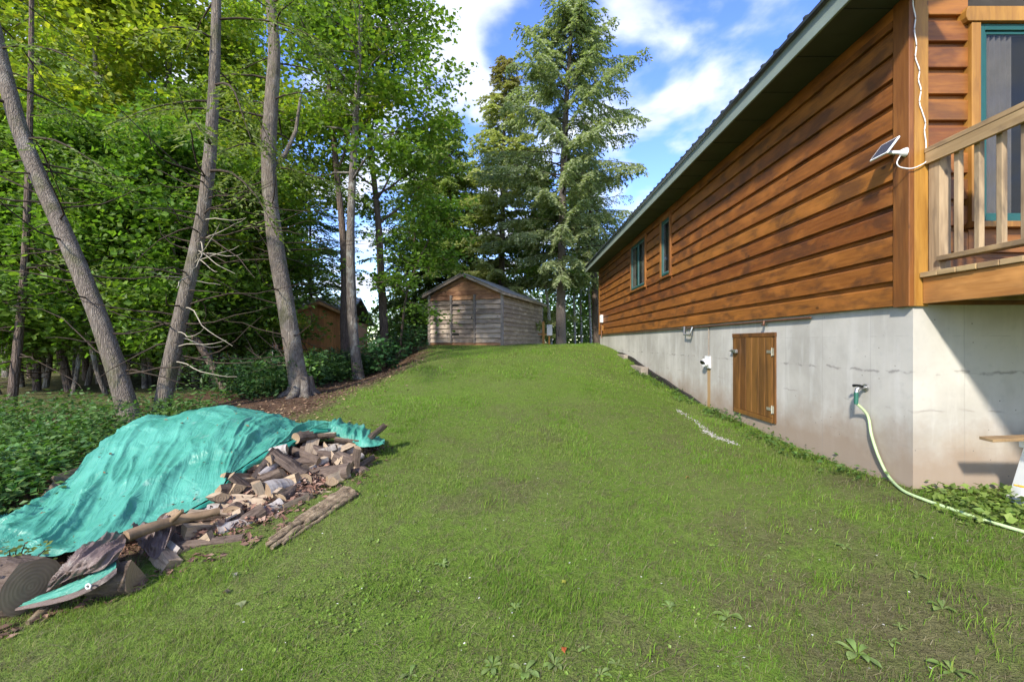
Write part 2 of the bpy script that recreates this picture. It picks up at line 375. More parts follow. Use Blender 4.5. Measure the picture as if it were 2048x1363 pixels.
# ------------------------------------------------------------------ ground
def lawn_z(Y): return np.interp(Y, [-20,0,2,3.5,5,7,10,13,15,17,25,60,200], [-1.75,-1.62,-1.5,-1.29,-1.12,-.88,-.50,-.25,-.14,-.10,-.14,-.45,-1.0])
def wall_z(Y): return np.interp(Y, [-20,0,2,3.46,4.0,4.8,5.3,6.3,7.6,8.8,10.4,12.1,14.5,16.6,25,60,200], [-1.75,-1.45,-1.28,-1.17,-1.2,-1.2,-1.17,-1.12,-1.05,-.95,-.775,-.49,-.2,-.08,-.12,-.45,-1.0])
def left_z(Y): return np.interp(Y, [-20,0,2,2.8,4,6,8,12,20,60,200], [-1.8,-1.66,-1.56,-1.46,-1.32,-1.1,-1.0,-.98,-1.1,-1.3,-1.6])
def gz(X, Y):
    X = np.asarray(X, float); Y = np.asarray(Y, float)
    z = lawn_z(Y)
    z = z+(wall_z(Y)-z)*sstep(1.3, 3.0, X)
    hi = np.interp(Y, [2,7,12,15,20,40], [-.9,-1.6,-2.1,-3.2,-4.0,-6.0]); lo = np.interp(Y, [2,7,12,15,20,40], [-3.0,-4.0,-4.4,-5.4,-7.0,-14.0])
    t = sstep(0, 1, (X-hi)/(lo-hi))
    z = z+(left_z(Y)-.012*np.clip(-X-4, 0, 30)-z)*t
    amp = .035+.05*t
    z = z+amp*(fbm(X*.9, Y*.9, 3)-.47)+.02*(fbm(X*3.1, Y*3.1, 9)-.47)
    return z+CZ
def gp(X, Y, dz=0): return Vector((X, Y, float(gz(X, Y))+dz))
def ray_ground(px, py, dz=0):
    """point where the sight line of a pixel meets the ground"""
    dx = (px-CX)/F; dzr = (CY-py)/F
    ys = np.linspace(.6, 40, 8000); h = CZ+dzr*ys-gz(dx*ys, ys)
    i = np.argmax(h < 0); Y = ys[i] if h[i] < 0 else 40
    return gp(dx*Y, Y, dz)

def lawn_left(Y): return np.interp(Y, [0,2.2,3.4,4.6,6,8,10,13,15,17,22], [-3.0,-2.45,-1.55,-1.75,-2.6,-2.6,-2.1,-2.3,-2.8,-3.2,-4])
def bare(X, Y):
    """how bare the soil is (0 grass .. 1 soil)"""
    n = fbm(X*.55+3, Y*.55+8, 21, 4); n2 = fbm(X*1.9, Y*1.9, 33, 3)
    b = sstep(.41, .58, n*.7+n2*.35)*np.interp(Y, [0,3,6,9,20], [.8,.72,.46,.17,.09])
    edge = sstep(.5, -1.0, X-lawn_left(Y))
    return np.clip(np.maximum(b, edge*np.interp(Y, [0,3.5,5,16,20], [.1,.25,.95,.95,.5])), 0, 1)
def lawn_mask(X, Y):
    m = sstep(-1.3, .1, X-lawn_left(Y)+(fbm(X*1.3, Y*1.3, 5)-.5)*.9)*sstep(24, 18, Y)
    far = sstep(-5.5, -7.5, X)*sstep(6.0, 7.2, Y)*sstep(20, 16, Y)
    return np.maximum(m, far)

def axis_vals(lo, hi, fine_lo, fine_hi, step, grow=1.12):
    a = list(np.arange(fine_lo, fine_hi+1e-6, step)); s = step; x = fine_hi
    while x < hi: s *= grow; x += s; a.append(x)
    s = step; x = fine_lo; pre = []
    while x > lo: s *= grow; x -= s; pre.append(x)
    return np.array(pre[::-1]+a)
gx = axis_vals(-400, 400, -6, 4.5, .09); gy = axis_vals(-60, 700, .5, 17, .09)
GX, GY = np.meshgrid(gx, gy); GZ = gz(GX, GY)
b = MB(); nx, ny = len(gx), len(gy)
i = (np.arange(ny-1)[:, None]*nx+np.arange(nx-1)[None]).ravel()
fs = np.stack([i, i+1, i+nx+1, i+nx], 1)
lm = lawn_mask(GX, GY); bm_ = bare(GX, GY)
b.add(np.stack([GX, GY, GZ], -1).reshape(-1, 3), fs, 0, np.stack([lm, bm_, 0*lm], -1).reshape(-1, 3))
t = MT('lawn_and_forest_soil'); v = t.pos()
sp = t.N('ShaderNodeSeparateColor'); t.L(t.attr('tint'), sp.inputs[0])
na = t.noise(v, 3.0, 6, .65); nb = t.noise(v, 22, 5, .7); nc = t.noise(v, .8, 4)
soil = t.mix(t.ramp(nb, (.3,0), (.7,1)), (.075,.056,.034), (.15,.118,.075))
moss = t.mix(t.ramp(nb, (.3,0), (.7,1)), (.075,.13,.018), (.145,.225,.034))
moss = t.mix(t.math('MULTIPLY', t.ramp(nc, (.4,0), (.65,1)), .5), moss, (.14,.165,.05))
lit = t.mix(t.ramp(na, (.35,0), (.65,1)), (.075,.045,.028), (.16,.10,.065))
bb = t.math('ADD', sp.outputs[1], t.math('MULTIPLY', t.math('SUBTRACT', na, .5), .7))
mot = t.ramp(t.noise(v, 7.5, 6, .7, .5), (.50,0), (.64,1)); moss = t.mix(t.math('MULTIPLY', mot, .4), moss, soil)
col = t.mix(t.math('MULTIPLY', t.ramp(bb, (.38,0), (.80,1)), .72), moss, soil)
col = t.mix(t.ramp(t.math('ADD', sp.outputs[0], t.math('MULTIPLY', t.math('SUBTRACT', nb, .5), .5)), (.3,0), (.7,1)), lit, col)
t.bump(t.math('ADD', t.math('ADD', nb, t.noise(v, 70, 3, .7)), t.math('MULTIPLY', na, .7)), .9, .03)
M['ground'] = t.done(col, .95, .08)
ground = b.build('ground', M['ground'], None, True); tag(ground, kind='structure')

# ------------------------------------------------------------------ house
WX = 3.16; SX = 3.12; Y0 = 3.43; Y1 = 16.6; XR = 9.6; FY = 3.43
zb = CZ+.298; zt = CZ+2.76; PITCH = .2105
house = thing('cabin_house', (WX, Y0, CZ-1.2))
tag(house, 'long brown wood cabin with plank siding, green eave and grey concrete foundation', 'house')
inv = Matrix.Translation((-WX, -Y0, -(CZ-1.2)))
class HB(MB):
    def build(self, name, mats, parent=None, smooth=False, bevel=0):
        o = MB.build(self, name, mats, parent if parent is not None else house, smooth, bevel)
        if o.parent is not None:
            r = o.parent
            while r.parent: r = r.parent
            o.matrix_parent_inverse = Matrix.Translation(-Vector(r.location)) if o.parent is r else Matrix.Identity(4)
        return o
# foundation: walls with real thickness
b = HB(); b.box((WX, Y0+.01, CZ-2.2), (WX+.22, Y1-.05, zb+.005)); b.box((WX+.22, Y0+.012, CZ-2.2), (XR, Y0+.25, zb+.003)); b.box((WX+.22, Y1-.3, CZ-2.2), (XR, Y1-.052, zb+.003))
b.build('foundation', M['concrete'])
# wall core behind the boards
b = HB(); b.box((WX, Y0+.045, zb+.006), (WX+.12, Y1-.02, zt+.02)); b.box((WX+.12, Y0+.047, zb+.006), (XR, Y0+.15, zt+.02))
b.build('wall_core', M['dark_room'])

def board_profile(h, top=True):
    # (outwards, up) from the back of the board: face, chamfer, recessed lap
    return [(0,0),(.040,0),(.044,.004),(.044,h-.058),(.040,h-.050),(.010,h-.040),(.010,h),(0,h)]
far_win = (10.56, 11.82); small_win = (8.83, 9.32); WZ0, WZ1 = CZ+1.42, CZ+2.58
k = 0; z = zb
while z < zt-.02:
    h = min(PITCH, zt-z+.04)
    prof = board_profile(h) if h > .08 else [(0,0),(.04,0),(.04,h),(0,h)]
    segs = [(Y0+.145, Y1-.13)]
    if z+h > WZ0-.10 and z < WZ1+.1:
        segs = [(Y0+.145, small_win[0]-.10), (small_win[1]+.10, far_win[0]-.11), (far_win[1]+.11, Y1-.13)]
    if len(segs) == 3:                       # short boards under the windows
        for a, c in ((small_win[0]-.098, small_win[1]+.098), (far_win[0]-.108, far_win[1]+.108)):
            if z < WZ0-.12: b = HB(); b.extrude([(0,0),(.044,0),(.044,WZ0-.078-z),(0,WZ0-.078-z)], (0, c-a, 0), (WX, a, z), (-1,0,0), (0,0,1)); b.build('siding_board', M['siding'])
    for a, c in segs:
        b = HB(); j = .002*math.sin(k*5.1+a)
        b.extrude(prof, (0, c-a, 0), (WX+j, a, z), (-1,0,0), (0,0,1)); b.build('siding_board', M['siding']); k += 1
    z += PITCH
# front wall boards round the window
fw = (3.665, 4.70); FZ0, FZ1 = CZ+.955, CZ+2.53
z = zb
while z < CZ+4.0:
    segs = [(SX+.145, 9.2)]
    if z+PITCH > FZ0-.1 and z < FZ1+.12: segs = [(SX+.145, fw[0]-.075), (fw[1]+.075, 9.2)]
    if len(segs) == 2 and z < FZ0-.1: b = HB(); b.extrude([(0,0),(.044,0),(.044,FZ0-.053-z),(0,FZ0-.053-z)], (fw[1]-fw[0]+.14, 0, 0), (fw[0]-.07, FY+.045, z), (0,-1,0), (0,0,1)); b.build('siding_board', M['siding_x'])
    for a, c in segs:
        b = HB(); b.extrude(board_profile(PITCH), (c-a, 0, 0), (a, FY+.045, z), (0,-1,0), (0,0,1)); b.build('siding_board', M['siding_x'])
    z += PITCH
# corner boards
b = HB(); b.box((SX-.012, Y0-.012, zb-.012), (SX+.03, Y0+.135, zt+.02)); b.build('corner_board', M['trim_v'], bevel=.004)
b = HB(); b.box((SX+.0302, Y0-.016, zb-.012), (SX+.14, Y0+.04, CZ+4.1)); b.build('corner_board', M['trim_yel'], bevel=.004)
b = HB(); b.box((SX-.01, Y1-.13, zb-.01), (SX+.06, Y1, zt+.02)); b.build('corner_board', M['trim_v'], bevel=.004)
b = HB(); b.box((SX-.006, Y0+.14, zt-.09), (SX+.005, Y1-.13, zt+.01)); b.build('frieze_board', M['siding'])

def side_window(y0, y1, z0, z1, split):
    w = HB(); fr = w
    fw_ = .045
    for a, c in (((SX-.012, y0, z0), (SX+.05, y0+fw_, z1)), ((SX-.012, y1-fw_, z0), (SX+.05, y1, z1)), ((SX-.012, y0+fw_+.0005, z0), (SX+.05, y1-fw_-.0005, z0+fw_)), ((SX-.012, y0+fw_+.0005, z1-fw_), (SX+.05, y1-fw_-.0005, z1))): w.box(a, c)
    win = w.build('window', M['green_vinyl'], bevel=.004)
    def sub(name, mat, boxes, bev=0):
        m = MB()
        for a, c in boxes: m.box(a, c)
        o = m.build(name, mat, win, bevel=bev); return o
    ym = (y0+y1)/2; g = .046
    if split:
        sub('mullion', M['green_vinyl'], [((SX-.004, ym-.03, z0+g), (SX+.04, ym+.03, z1-g))])
        panes = [(y0+g, ym-.031), (ym+.031, y1-g)]
    else: panes = [(y0+g, y1-g)]
    for a, c in panes:
        sub('sash', M['sash'], [((SX+.004, a, z0+g), (SX+.035, a+.022, z1-g)), ((SX+.004, c-.022, z0+g), (SX+.035, c, z1-g)), ((SX+.004, a+.0225, z0+g), (SX+.035, c-.0225, z0+g+.022)), ((SX+.004, a+.0225, z1-g-.022), (SX+.035, c-.0225, z1-g))])
        sub('pane', M['glass'], [((SX+.012, a+.022, z0+g+.022), (SX+.016, c-.022, z1-g-.022))])
    sub('curtain', M['curtain'], [((SX+.026, y0+.05, z0+.05), (SX+.034, y0+(y1-y0)*.30, z1-.05)), ((SX+.026, y1-(y1-y0)*.25, z0+.05), (SX+.034, y1-.05, z1-.05))])
    t_ = .088
    sub('trim', M['trim_v'], [((SX-.026, y0-t_, z0-.03), (SX+.03, y0-.002, min(z1+.1, zt-.002)))], .004)
    sub('trim', M['trim_v'], [((SX-.026, y1+.002, z0-.03), (SX+.03, y1+t_, min(z1+.1, zt-.002)))], .004)
    sub('trim', M['trim_v'], [((SX-.030, y0-.0015, z1+.002), (SX+.03, y1+.0015, min(z1+.1, zt-.002)))], .004)
    sub('sill', M['trim_v'], [((SX-.055, y0-t_-.03, z0-.075), (SX+.03, y1+t_+.03, z0-.032))], .004)
side_window(far_win[0], far_win[1], WZ0, WZ1, True); side_window(small_win[0], small_win[1], WZ0, WZ1, False)

# front window
w = HB(); x0, x1 = fw; f_ = .05
for a, c in (((x0, FY-.012, FZ0), (x0+f_, FY+.05, FZ1)), ((x1-f_, FY-.012, FZ0), (x1, FY+.05, FZ1)), ((x0+f_, FY-.012, FZ0), (x1-f_, FY+.05, FZ0+f_)), ((x0+f_, FY-.012, FZ1-f_), (x1-f_, FY+.05, FZ1))): w.box(a, c)
win = w.build('window', M['green_vinyl'], bevel=.004)
def sub(name, mat, *boxes, bev=.003, par=None):
    m = MB()
    for a, c in boxes: m.box(a, c)
    return m.build(name, mat, par or win, bevel=bev)
sub('sash', M['green_vinyl'], ((x0+.051, FY+.002, FZ0+.051), (x0+.075, FY+.04, FZ1-.051)), ((x0+.0755, FY+.002, FZ0+.051), (x1-.051, FY+.04, FZ0+.075)), ((x0+.0755, FY+.002, FZ1-.075), (x1-.051, FY+.04, FZ1-.051)))
sub('pane', M['glass'], ((x0+.07, FY+.006, FZ0+.07), (x1-.05, FY+.010, FZ1-.07)), bev=0)
cm = MB(); us = np.linspace(0, 1, 60); cx_ = x0+.08+us*.21; cy_ = FY+.030+.012*np.sin(us*30)
cv = np.concatenate([np.stack([cx_, cy_, 0*us+FZ0+.06], 1), np.stack([cx_, cy_, 0*us+FZ1-.06], 1)]); ii = np.arange(59)
cm.add(cv, np.stack([ii, ii+1, ii+61, ii+60], 1)); cm.build('curtain', M['curtain'], win, True)
sub('window_latch', M['whitewash'], ((x0+.10, FY-.003, FZ0+.012), (x0+.125, FY+.0, FZ0+.016)), ((x0+.10, FY-.003, FZ0+.034), (x0+.125, FY+.0, FZ0+.038)), ((x0+.10, FY-.003, FZ0+.0165), (x0+.104, FY+.0, FZ0+.0335)), ((x0+.121, FY-.003, FZ0+.0165), (x0+.125, FY+.0, FZ0+.0335)), bev=0)
sub('trim', M['trim_yel'], ((x0-.075, FY-.03, FZ0-.05), (x0-.002, FY+.04, FZ1+.002)))
sub('trim', M['trim_yel'], ((x1+.002, FY-.03, FZ0-.05), (x1+.075, FY+.04, FZ1+.002)))
m = MB(); m.extrude([(-.115,.0),(-.09,-.0),(1.13,0),(1.13,.115),(-.115,.115),(-.13,.08),(-.13,.03)], (0,.08,0), (x0, FY-.042, FZ1+.003), (1,0,0), (0,0,1)); m.build('header_trim', M['trim_yel'], win, bevel=.004)
sub('sill', M['trim_yel'], ((x0-.09, FY-.06, FZ0-.05), (x1+.09, FY+.04, FZ0-.004)))

# soffit, fascia, roof
EX = 2.68; RY0 = Y0-.45; RY1 = Y1+.40
yy = RY0; n = 0
while yy < RY1-.01:
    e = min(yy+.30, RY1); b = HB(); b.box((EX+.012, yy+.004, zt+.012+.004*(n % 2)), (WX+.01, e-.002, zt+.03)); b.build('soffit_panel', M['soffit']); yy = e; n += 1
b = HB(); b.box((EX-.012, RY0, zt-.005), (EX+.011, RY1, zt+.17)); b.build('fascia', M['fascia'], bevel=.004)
b = HB(); b.box((EX+.012, RY1-.022, zt-.005), (WX-.02, RY1, zt+.25)); b.build('fascia', M['fascia'])
RXM = 7.2; SL = .40
def roofz(X): return zt+.19+(X-EX)*SL
b = HB(); b.extrude([(EX-.06, roofz(EX-.06)), (RXM, roofz(RXM)), (2*RXM-EX, roofz(EX)), (2*RXM-EX, roofz(EX)+.03), (RXM, roofz(RXM)+.035), (EX-.06, roofz(EX-.06)+.03)], (0, RY1-RY0+.08, 0), (0, RY0-.04, 0), (1,0,0), (0,0,1))
b.build('roof', M['roof_metal'])
yy = RY0+.02
while yy < RY1:
    b = HB(); b.extrude([(EX-.062, roofz(EX-.06)+.031), (RXM-.05, roofz(RXM-.05)+.036), (RXM-.05, roofz(RXM-.05)+.056), (EX-.062, roofz(EX-.06)+.052)], (0, .035, 0), (0, yy, 0), (1,0,0), (0,0,1)); b.build('roof_rib', M['roof_metal']); yy += .23
b = HB(); b.add([(SX+.1, Y0+.14, zt), (2*RXM-SX, Y0+.14, zt), (RXM, Y0+.14, roofz(RXM)-.02), (SX+.1, Y0+.05, zt), (2*RXM-SX, Y0+.05, zt), (RXM, Y0+.05, roofz(RXM)-.02)], [(0,1,2),(5,4,3),(0,3,4,1),(1,4,5,2),(2,5,3,0)]); b.build('gable_wall', M['siding_x'])

# foundation hatch
hy0, hy1, hz0, hz1 = 5.256, 6.29, CZ-1.0, CZ+.122
hb = HB(); hb.box((WX-.004, hy0+.05, hz0+.02), (WX+.01, hy1-.05, hz1-.05)); hatch = hb.build('hatch_door', M['hatch'])
edges = np.linspace(hy0+.055, hy1-.055, 7)
for a, c in zip(edges[:-1], edges[1:]):
    m = MB(); m.box((WX-.022, a+.003, hz0+.062), (WX-.0045, c-.003, hz1-.058)); m.build('plank', M['hatch'], hatch, bevel=.003)
for a, c in (((WX-.018, hy0, hz0), (WX+.012, hy0+.05, hz1-.055)), ((WX-.018, hy1-.05, hz0), (WX+.012, hy1, hz1-.055)), ((WX-.026, hy0-.006, hz1-.054), (WX+.012, hy1+.006, hz1)), ((WX-.03, hy0+.0505, hz0), (WX+.012, hy1-.0505, hz0+.058))):
    m = MB(); m.box(a, c); m.build('frame_board', M['hatch'], hatch, bevel=.003)
for zc in (hz1-.24, hz0+.17):
    m = MB(); m.box((WX-.030, hy0+.015, zc-.045), (WX-.0225, hy0+.045, zc+.045)); m.box((WX-.031, hy0+.046, zc-.018), (WX-.0228, hy0+.16, zc+.018)); m.tube([(WX-.032, hy0+.046, zc-.05), (WX-.032, hy0+.046, zc+.05)], .008, 8); m.build('hinge', M['galv'], hatch)
m = MB(); zc = hz1-.245; m.box((WX-.032, hy1-.13, zc-.02), (WX-.0225, hy1+.03, zc+.02)); m.tube([(WX-.05, hy1-.16, zc), (WX-.05, hy1+.02, zc)], .010, 8); m.box((WX-.065, hy1-.17, zc-.028), (WX-.03, hy1-.11, zc+.012)); m.build('latch', M['steel'], hatch, bevel=.002)

# pipes, vent and fittings on the foundation
b = HB(); b.tube([(WX-.03, 4.6, zb-.035), (WX-.03, 9.2, zb-.035), (WX-.03, 16.3, zb-.03)], .012, 8); b.build('gas_pipe', M['copper'], smooth=True)
b = HB(); yv = 8.0; b.tube([(WX-.03, yv+.2, zb-.03), (WX-.06, yv, zb-.02), (WX-.07, yv, zb-.16), (WX-.07, yv-.28, zb-.17), (WX-.07, yv-.3, zb-.12), (WX-.04, yv-.3, zb-.03)], .018, 8); b.build('pipe_loop', M['steel'], smooth=True)
b = HB(); b.tube([(WX-.04, 5.45, zb-.03), (WX-.05, 5.45, zb-.09)], .016, 8); b.tube([(WX-.06, 5.42, zb-.075), (WX-.06, 5.48, zb-.075)], .008, 6); b.build('pipe_tap', M['copper'], smooth=True)
b = HB(); yv = 7.12; zc = CZ-.33; b.box((WX-.03, yv-.10, zc-.10), (WX-.002, yv+.10, zc+.10)); vent = b.build('dryer_vent', M['whitewash'], bevel=.01)
m = MB(); m.tube([(WX-.031, yv, zc), (WX-.10, yv-.01, zc-.015)], [.07,.062], 16); m.build('vent_hood', M['white'], vent, True)
m = MB(); m.tube([(WX-.098, yv-.01, zc-.012), (WX-.108, yv-.012, zc-.02)], [.055,.055], 16); m.build('vent_flap', M['black'], vent)
b = HB(); b.tube([(WX-.012, 7.10, zb-.04), (WX-.012, 7.10, CZ-.22)], .009, 6); b.build('conduit', M['block'])
# service box at the far corner
b = HB(); b.box((SX-.09, 15.75, CZ+.72), (SX+.001, 15.98, CZ+1.0)); bx_ = b.build('outlet_box', M['white'], bevel=.01)
m = MB(); m.tube([(SX-.04, 15.86, CZ+.72), (SX-.04, 15.86, CZ+.15)], .02, 8); m.build('conduit', M['copper'], bx_)
m = MB(); m.box((SX-.06, 15.7, CZ+.42), (SX, 15.76, CZ+.62)); m.build('relay_box', M['trim_yel'], bx_)
# footing ledge and tar membrane where the ground climbs the wall
b = HB(); b.box((WX-.20, 10.35, CZ-.95), (WX-.012, 12.2, CZ-.60)); b.box((WX-.16, 12.21, CZ-.9), (WX-.012, 13.6, CZ-.36)); b.build('footing_ledge', M['block'], bevel=.02)
b = HB(); ys = np.linspace(7.4, 13.5, 50); g = gz(np.full(50, WX-.05), ys); top = g+.03+.11*np.sin(np.clip((ys-7.4)/6.1, 0, 1)*math.pi)+.008*np.sin(ys*5)
vv = np.concatenate([np.stack([0*ys+WX-.008, ys, g-.25], 1), np.stack([0*ys+WX-.006, ys, top], 1), np.stack([0*ys+WX-.028-.02*np.sin(ys*3)**2, ys, g-.25], 1), np.stack([0*ys+WX-.028-.02*np.sin(ys*3)**2, ys, top-.01], 1)])
ii = np.arange(49); b.add(vv, np.concatenate([np.stack([ii+100, ii+101, ii+151, ii+150], 1), np.stack([ii+150, ii+151, ii+51, ii+50], 1)])); b.build('foundation_membrane', M['membrane'])

# ------------------------------------------------------------------ deck
DX = 3.21; DZ = CZ+.55; DYN = .3; DYF = Y0-.02
deck = thing('porch_deck', (DX, DYF, CZ-1.2)); tag(deck, 'raised wood deck with weathered baluster railing beside the cabin corner', 'deck')
def dpart(name, mat, fn, bev=.004, par=None):
    m = MB(); fn(m); o = m.build(name, mat, par or deck, bevel=bev)
    if par is None: o.matrix_parent_inverse = Matrix.Translation(-Vector(deck.location))
    return o
dpart('rim_joist', M['rim'], lambda m: m.box((DX, DYN, DZ-.245), (DX+.04, DYF, DZ-.042)))
dpart('rim_joist', M['rim'], lambda m: m.box((DX+.0405, DYN, DZ-.245), (6.8, DYN+.04, DZ-.042)))
for yj in np.arange(DYN+.45, DYF-.1, .42): dpart('joist', M['deck'], lambda m: m.box((DX+.041, yj, DZ-.225), (6.8, yj+.04, DZ-.043)), 0)
yy = DYF
while yy > DYN+.05:
    dpart('deck_board', M['deck'], lambda m: m.box((DX-.022+.006*math.sin(yy*40), yy-.138, DZ-.04), (6.82, yy-.003, DZ))); yy -= .1385
RX = 3.25
dpart('rail_post', M['deck_v'], lambda m: m.box((RX, Y0-.115, DZ-.24+.245), (RX+.09, Y0-.025, DZ+.925)))
for yb in np.arange(Y0-.115-.095, DYN+.1, -.1425): dpart('baluster', M['deck_v'], lambda m: m.box((RX+.012, yb-.038, DZ+.09), (RX+.05, yb, DZ+.90)))
dpart('rail_post', M['deck_v'], lambda m: m.box((RX, DYN+.0, DZ+.005), (RX+.09, DYN+.09, DZ+.925)))
dpart('top_rail', M['deck'], lambda m: m.box((RX-.03, DYN-.02, DZ+.945), (RX+.11, Y0-.02, DZ+.983)))
dpart('sub_rail', M['deck'], lambda m: m.box((RX-.028, DYN, DZ+.855), (RX-.001, Y0-.025, DZ+.943)), .003)
dpart('bottom_rail', M['deck'], lambda m: m.box((RX-.03, DYN, DZ+.075), (RX+.06, Y0-.1165, DZ+.112)))
for xp in (3.4, 6.6): dpart('support_post', M['deck'], lambda m: m.box((xp, DYN+.05, CZ-1.9), (xp+.09, DYN+.14, DZ-.246)))

# ------------------------------------------------------------------ solar panel with its cable
sp_ = thing('solar_panel', (SX-.014, 3.46, CZ+1.57)); tag(sp_, 'small white framed solar panel on a bracket at the cabin corner', 'solar panel')
inv_sp = Matrix.Translation(-Vector(sp_.location))
pc = Vector((SX-.125, 3.515, CZ+1.578))
ux = Vector((0,1,0)); nn = Vector((-.8,0,.6)); uy = nn.cross(ux)      # slopes down away from the wall
def slab(m, hw, hh, d0, d1): 
    vs_ = [pc+ux*a*hw+uy*c*hh+nn*d for d in (d0, d1) for a, c in ((-1,-1),(1,-1),(1,1),(-1,1))]
    m.add([tuple(q) for q in vs_], [(3,2,1,0),(4,5,6,7),(0,1,5,4),(1,2,6,5),(2,3,7,6),(3,0,4,7)])
m = MB(); slab(m, .086, .084, -.008, .004); o = m.build('panel_frame', M['white'], sp_, bevel=.003); o.matrix_parent_inverse = inv_sp
m = MB(); slab(m, .075, .073, .0045, .0055); o2 = m.build('solar_cells', M['cells'], sp_); o2.matrix_parent_inverse = inv_sp
m = MB(); slab(m, .082, .080, -.0105, -.0085); o3 = m.build('back_plate', M['cells'], sp_); o3.matrix_parent_inverse = inv_sp
m = MB(); m.tube([pc-nn*.008, pc-nn*.03+Vector((0,-.02,-.02)), Vector((SX-.05, 3.455, CZ+1.522)), Vector((SX-.016, 3.446, CZ+1.52))], [.012,.015,.015,.016], 10); m.tube([Vector((SX-.055, 3.456, CZ+1.522)), Vector((SX-.035, 3.45, CZ+1.521)), Vector((SX-.0125, 3.445, CZ+1.52))], [.016,.028,.036], 14)
o = m.build('bracket_arm', M['white'], sp_, True); o.matrix_parent_inverse = inv_sp
cab = [P(1800,312,3.46), P(1794,325,3.42), P(1800,334,3.41), P(1822,337,3.395), P(1842,330,3.39), P(1853,321,3.40), P(1852,300,3.405)]
cab += [P(1852,285,3.405), P(1849,262,3.405), P(1851,245,3.405), P(1845,225,3.405), P(1839,205,3.405), P(1842,180,3.405), P(1837,160,3.405), P(1839,140,3.405), P(1831,115,3.405), P(1833,90,3.405), P(1829,60,3.405), P(1831,35,3.405), P(1826,5,3.405), P(1826,-60,3.405)]
def smooth_path(pts, n=8):
    pts = np.array([tuple(p) for p in pts]); out = []
    for i in range(len(pts)-1):
        p0, p1, p2, p3 = pts[max(i-1,0)], pts[i], pts[i+1], pts[min(i+2, len(pts)-1)]
        for s in np.linspace(0, 1, n, endpoint=False):
            out.append(.5*((2*p1)+(-p0+p2)*s+(2*p0-5*p1+4*p2-p3)*s*s+(-p0+3*p1-3*p2+p3)*s**3))
    out.append(pts[-1]); return np.array(out)
m = MB(); m.tube(smooth_path(cab, 6), .0042, 6); o = m.build('cable', M['white'], sp_, True); o.matrix_parent_inverse = inv_sp

# ------------------------------------------------------------------ hose and outdoor tap
ty, tz = 3.9, CZ-.41
tap = thing('outdoor_tap', (WX, ty, tz)); tag(tap, 'chrome outdoor tap on the concrete foundation near the corner', 'tap'); it = Matrix.Translation(-Vector(tap.location))
def tp(name, mat, fn):
    m = MB(); fn(m); o = m.build(name, mat, tap, True); o.matrix_parent_inverse = it
tp('flange', M['steel'], lambda m: m.tube([(WX+.005, ty, tz), (WX-.012, ty, tz)], [.035,.032], 14))
tp('spout', M['steel'], lambda m: (m.tube([(WX-.01, ty, tz), (WX-.06, ty, tz), (WX-.085, ty, tz-.015), (WX-.092, ty, tz-.05)], [.015,.017,.016,.018], 10)))
tp('stem', M['steel'], lambda m: m.tube([(WX-.06, ty, tz), (WX-.065, ty, tz+.022)], [.01,.01], 8))
tp('handle', M['black'], lambda m: m.tube([(WX-.075, ty+.055, tz+.012), (WX-.07, ty+.02, tz+.018), (WX-.07, ty-.02, tz+.018), (WX-.075, ty-.045, tz+.012)], [.014,.01,.01,.014], 8))
hs_ = thing('garden_hose', (WX-.092, ty, tz-.05)); tag(hs_, 'pale green garden hose hanging from the tap and trailing over grass', 'hose'); ih = Matrix.Translation(-Vector(hs_.location))
m = MB(); m.tube([(WX-.092, ty, tz-.045), (WX-.094, ty-.003, tz-.08), (WX-.098, ty-.006, tz-.15)], [.019,.017,.016], 12); o = m.build('sleeve', M['dgreen'], hs_, True); o.matrix_parent_inverse = ih
hp = [Vector((WX-.098, ty-.006, tz-.14)), P(1735,830,3.86), P(1743,870,3.80), P(1757,912,3.73), P(1776,950,3.64)]+[ray_ground(x, y, .02) for x, y in ((1805,985),(1850,1005),(1905,1024),(1950,1040),(2000,1055),(2060,1073),(2200,1115))]
m = MB(); m.tube(smooth_path(hp, 10), .0115, 10); o = m.build('hose_line', M['hose'], hs_, True); o.matrix_parent_inverse = ih

# ------------------------------------------------------------------ white slotted bench with a plank, under the deck
sh = thing('plastic_sawhorse', (3.82, 3.05, float(gz(3.82, 3.05)))); tag(sh, 'white plastic sawhorse with slotted top and splayed legs below the deck', 'sawhorse')
def shp(name, mat, fn, bev=.004):
    m = MB(); fn(m); return m.build(name, mat, sh, bevel=bev)
H = CZ-.70-float(gz(3.75, 3.05))
shp('top_bar', M['white'], lambda m: m.box((-.20,-.06,H-.055), (.60,.06,H)))
for i_ in range(7): shp('slot', M['black'] if i_ % 2 else M['copper'], lambda m: m.box((-.14+i_*.1,-.0625,H-.045), (-.10+i_*.1,-.0605,H-.008)), 0)
for sx_ in (-.12, .5):
    for sy_ in (-1, 1): shp('leg', M['white'], lambda m: m.obox((sx_, sy_*.045, H-.05), (sx_+(.08 if sx_ > 0 else .06), sy_*.21, -.02), .075, .028, (1,0,0)))
shp('shelf', M['whitewash'], lambda m: m.box((-.20,-.14,.03), (.58,.14,.075)))
for i_ in range(6): shp('slot', M['black'], lambda m: m.box((-.15+i_*.12,-.1425,.038), (-.11+i_*.12,-.1405,.068)), 0)
b = MB(); b.obox((3.33, 3.06, CZ-.69), (4.5, 2.96, CZ-.62), .10, .022); tag(b.build('wood_plank', M['deck'], None, bevel=.003), 'short rough plank lying across the white sawhorse', 'plank')
b = MB()
for a_ in np.linspace(-.5, .5, 5): b.tube([(3.62, 2.92, CZ-1.02), (3.62-.17*math.cos(a_*.8), 2.92-.10*math.sin(a_*2), CZ-.985-.02*abs(a_))], [.012,.006], 6)
b.tube([(3.60, 2.92, CZ-1.02), (4.4, 2.75, CZ-1.12)], .014, 8)
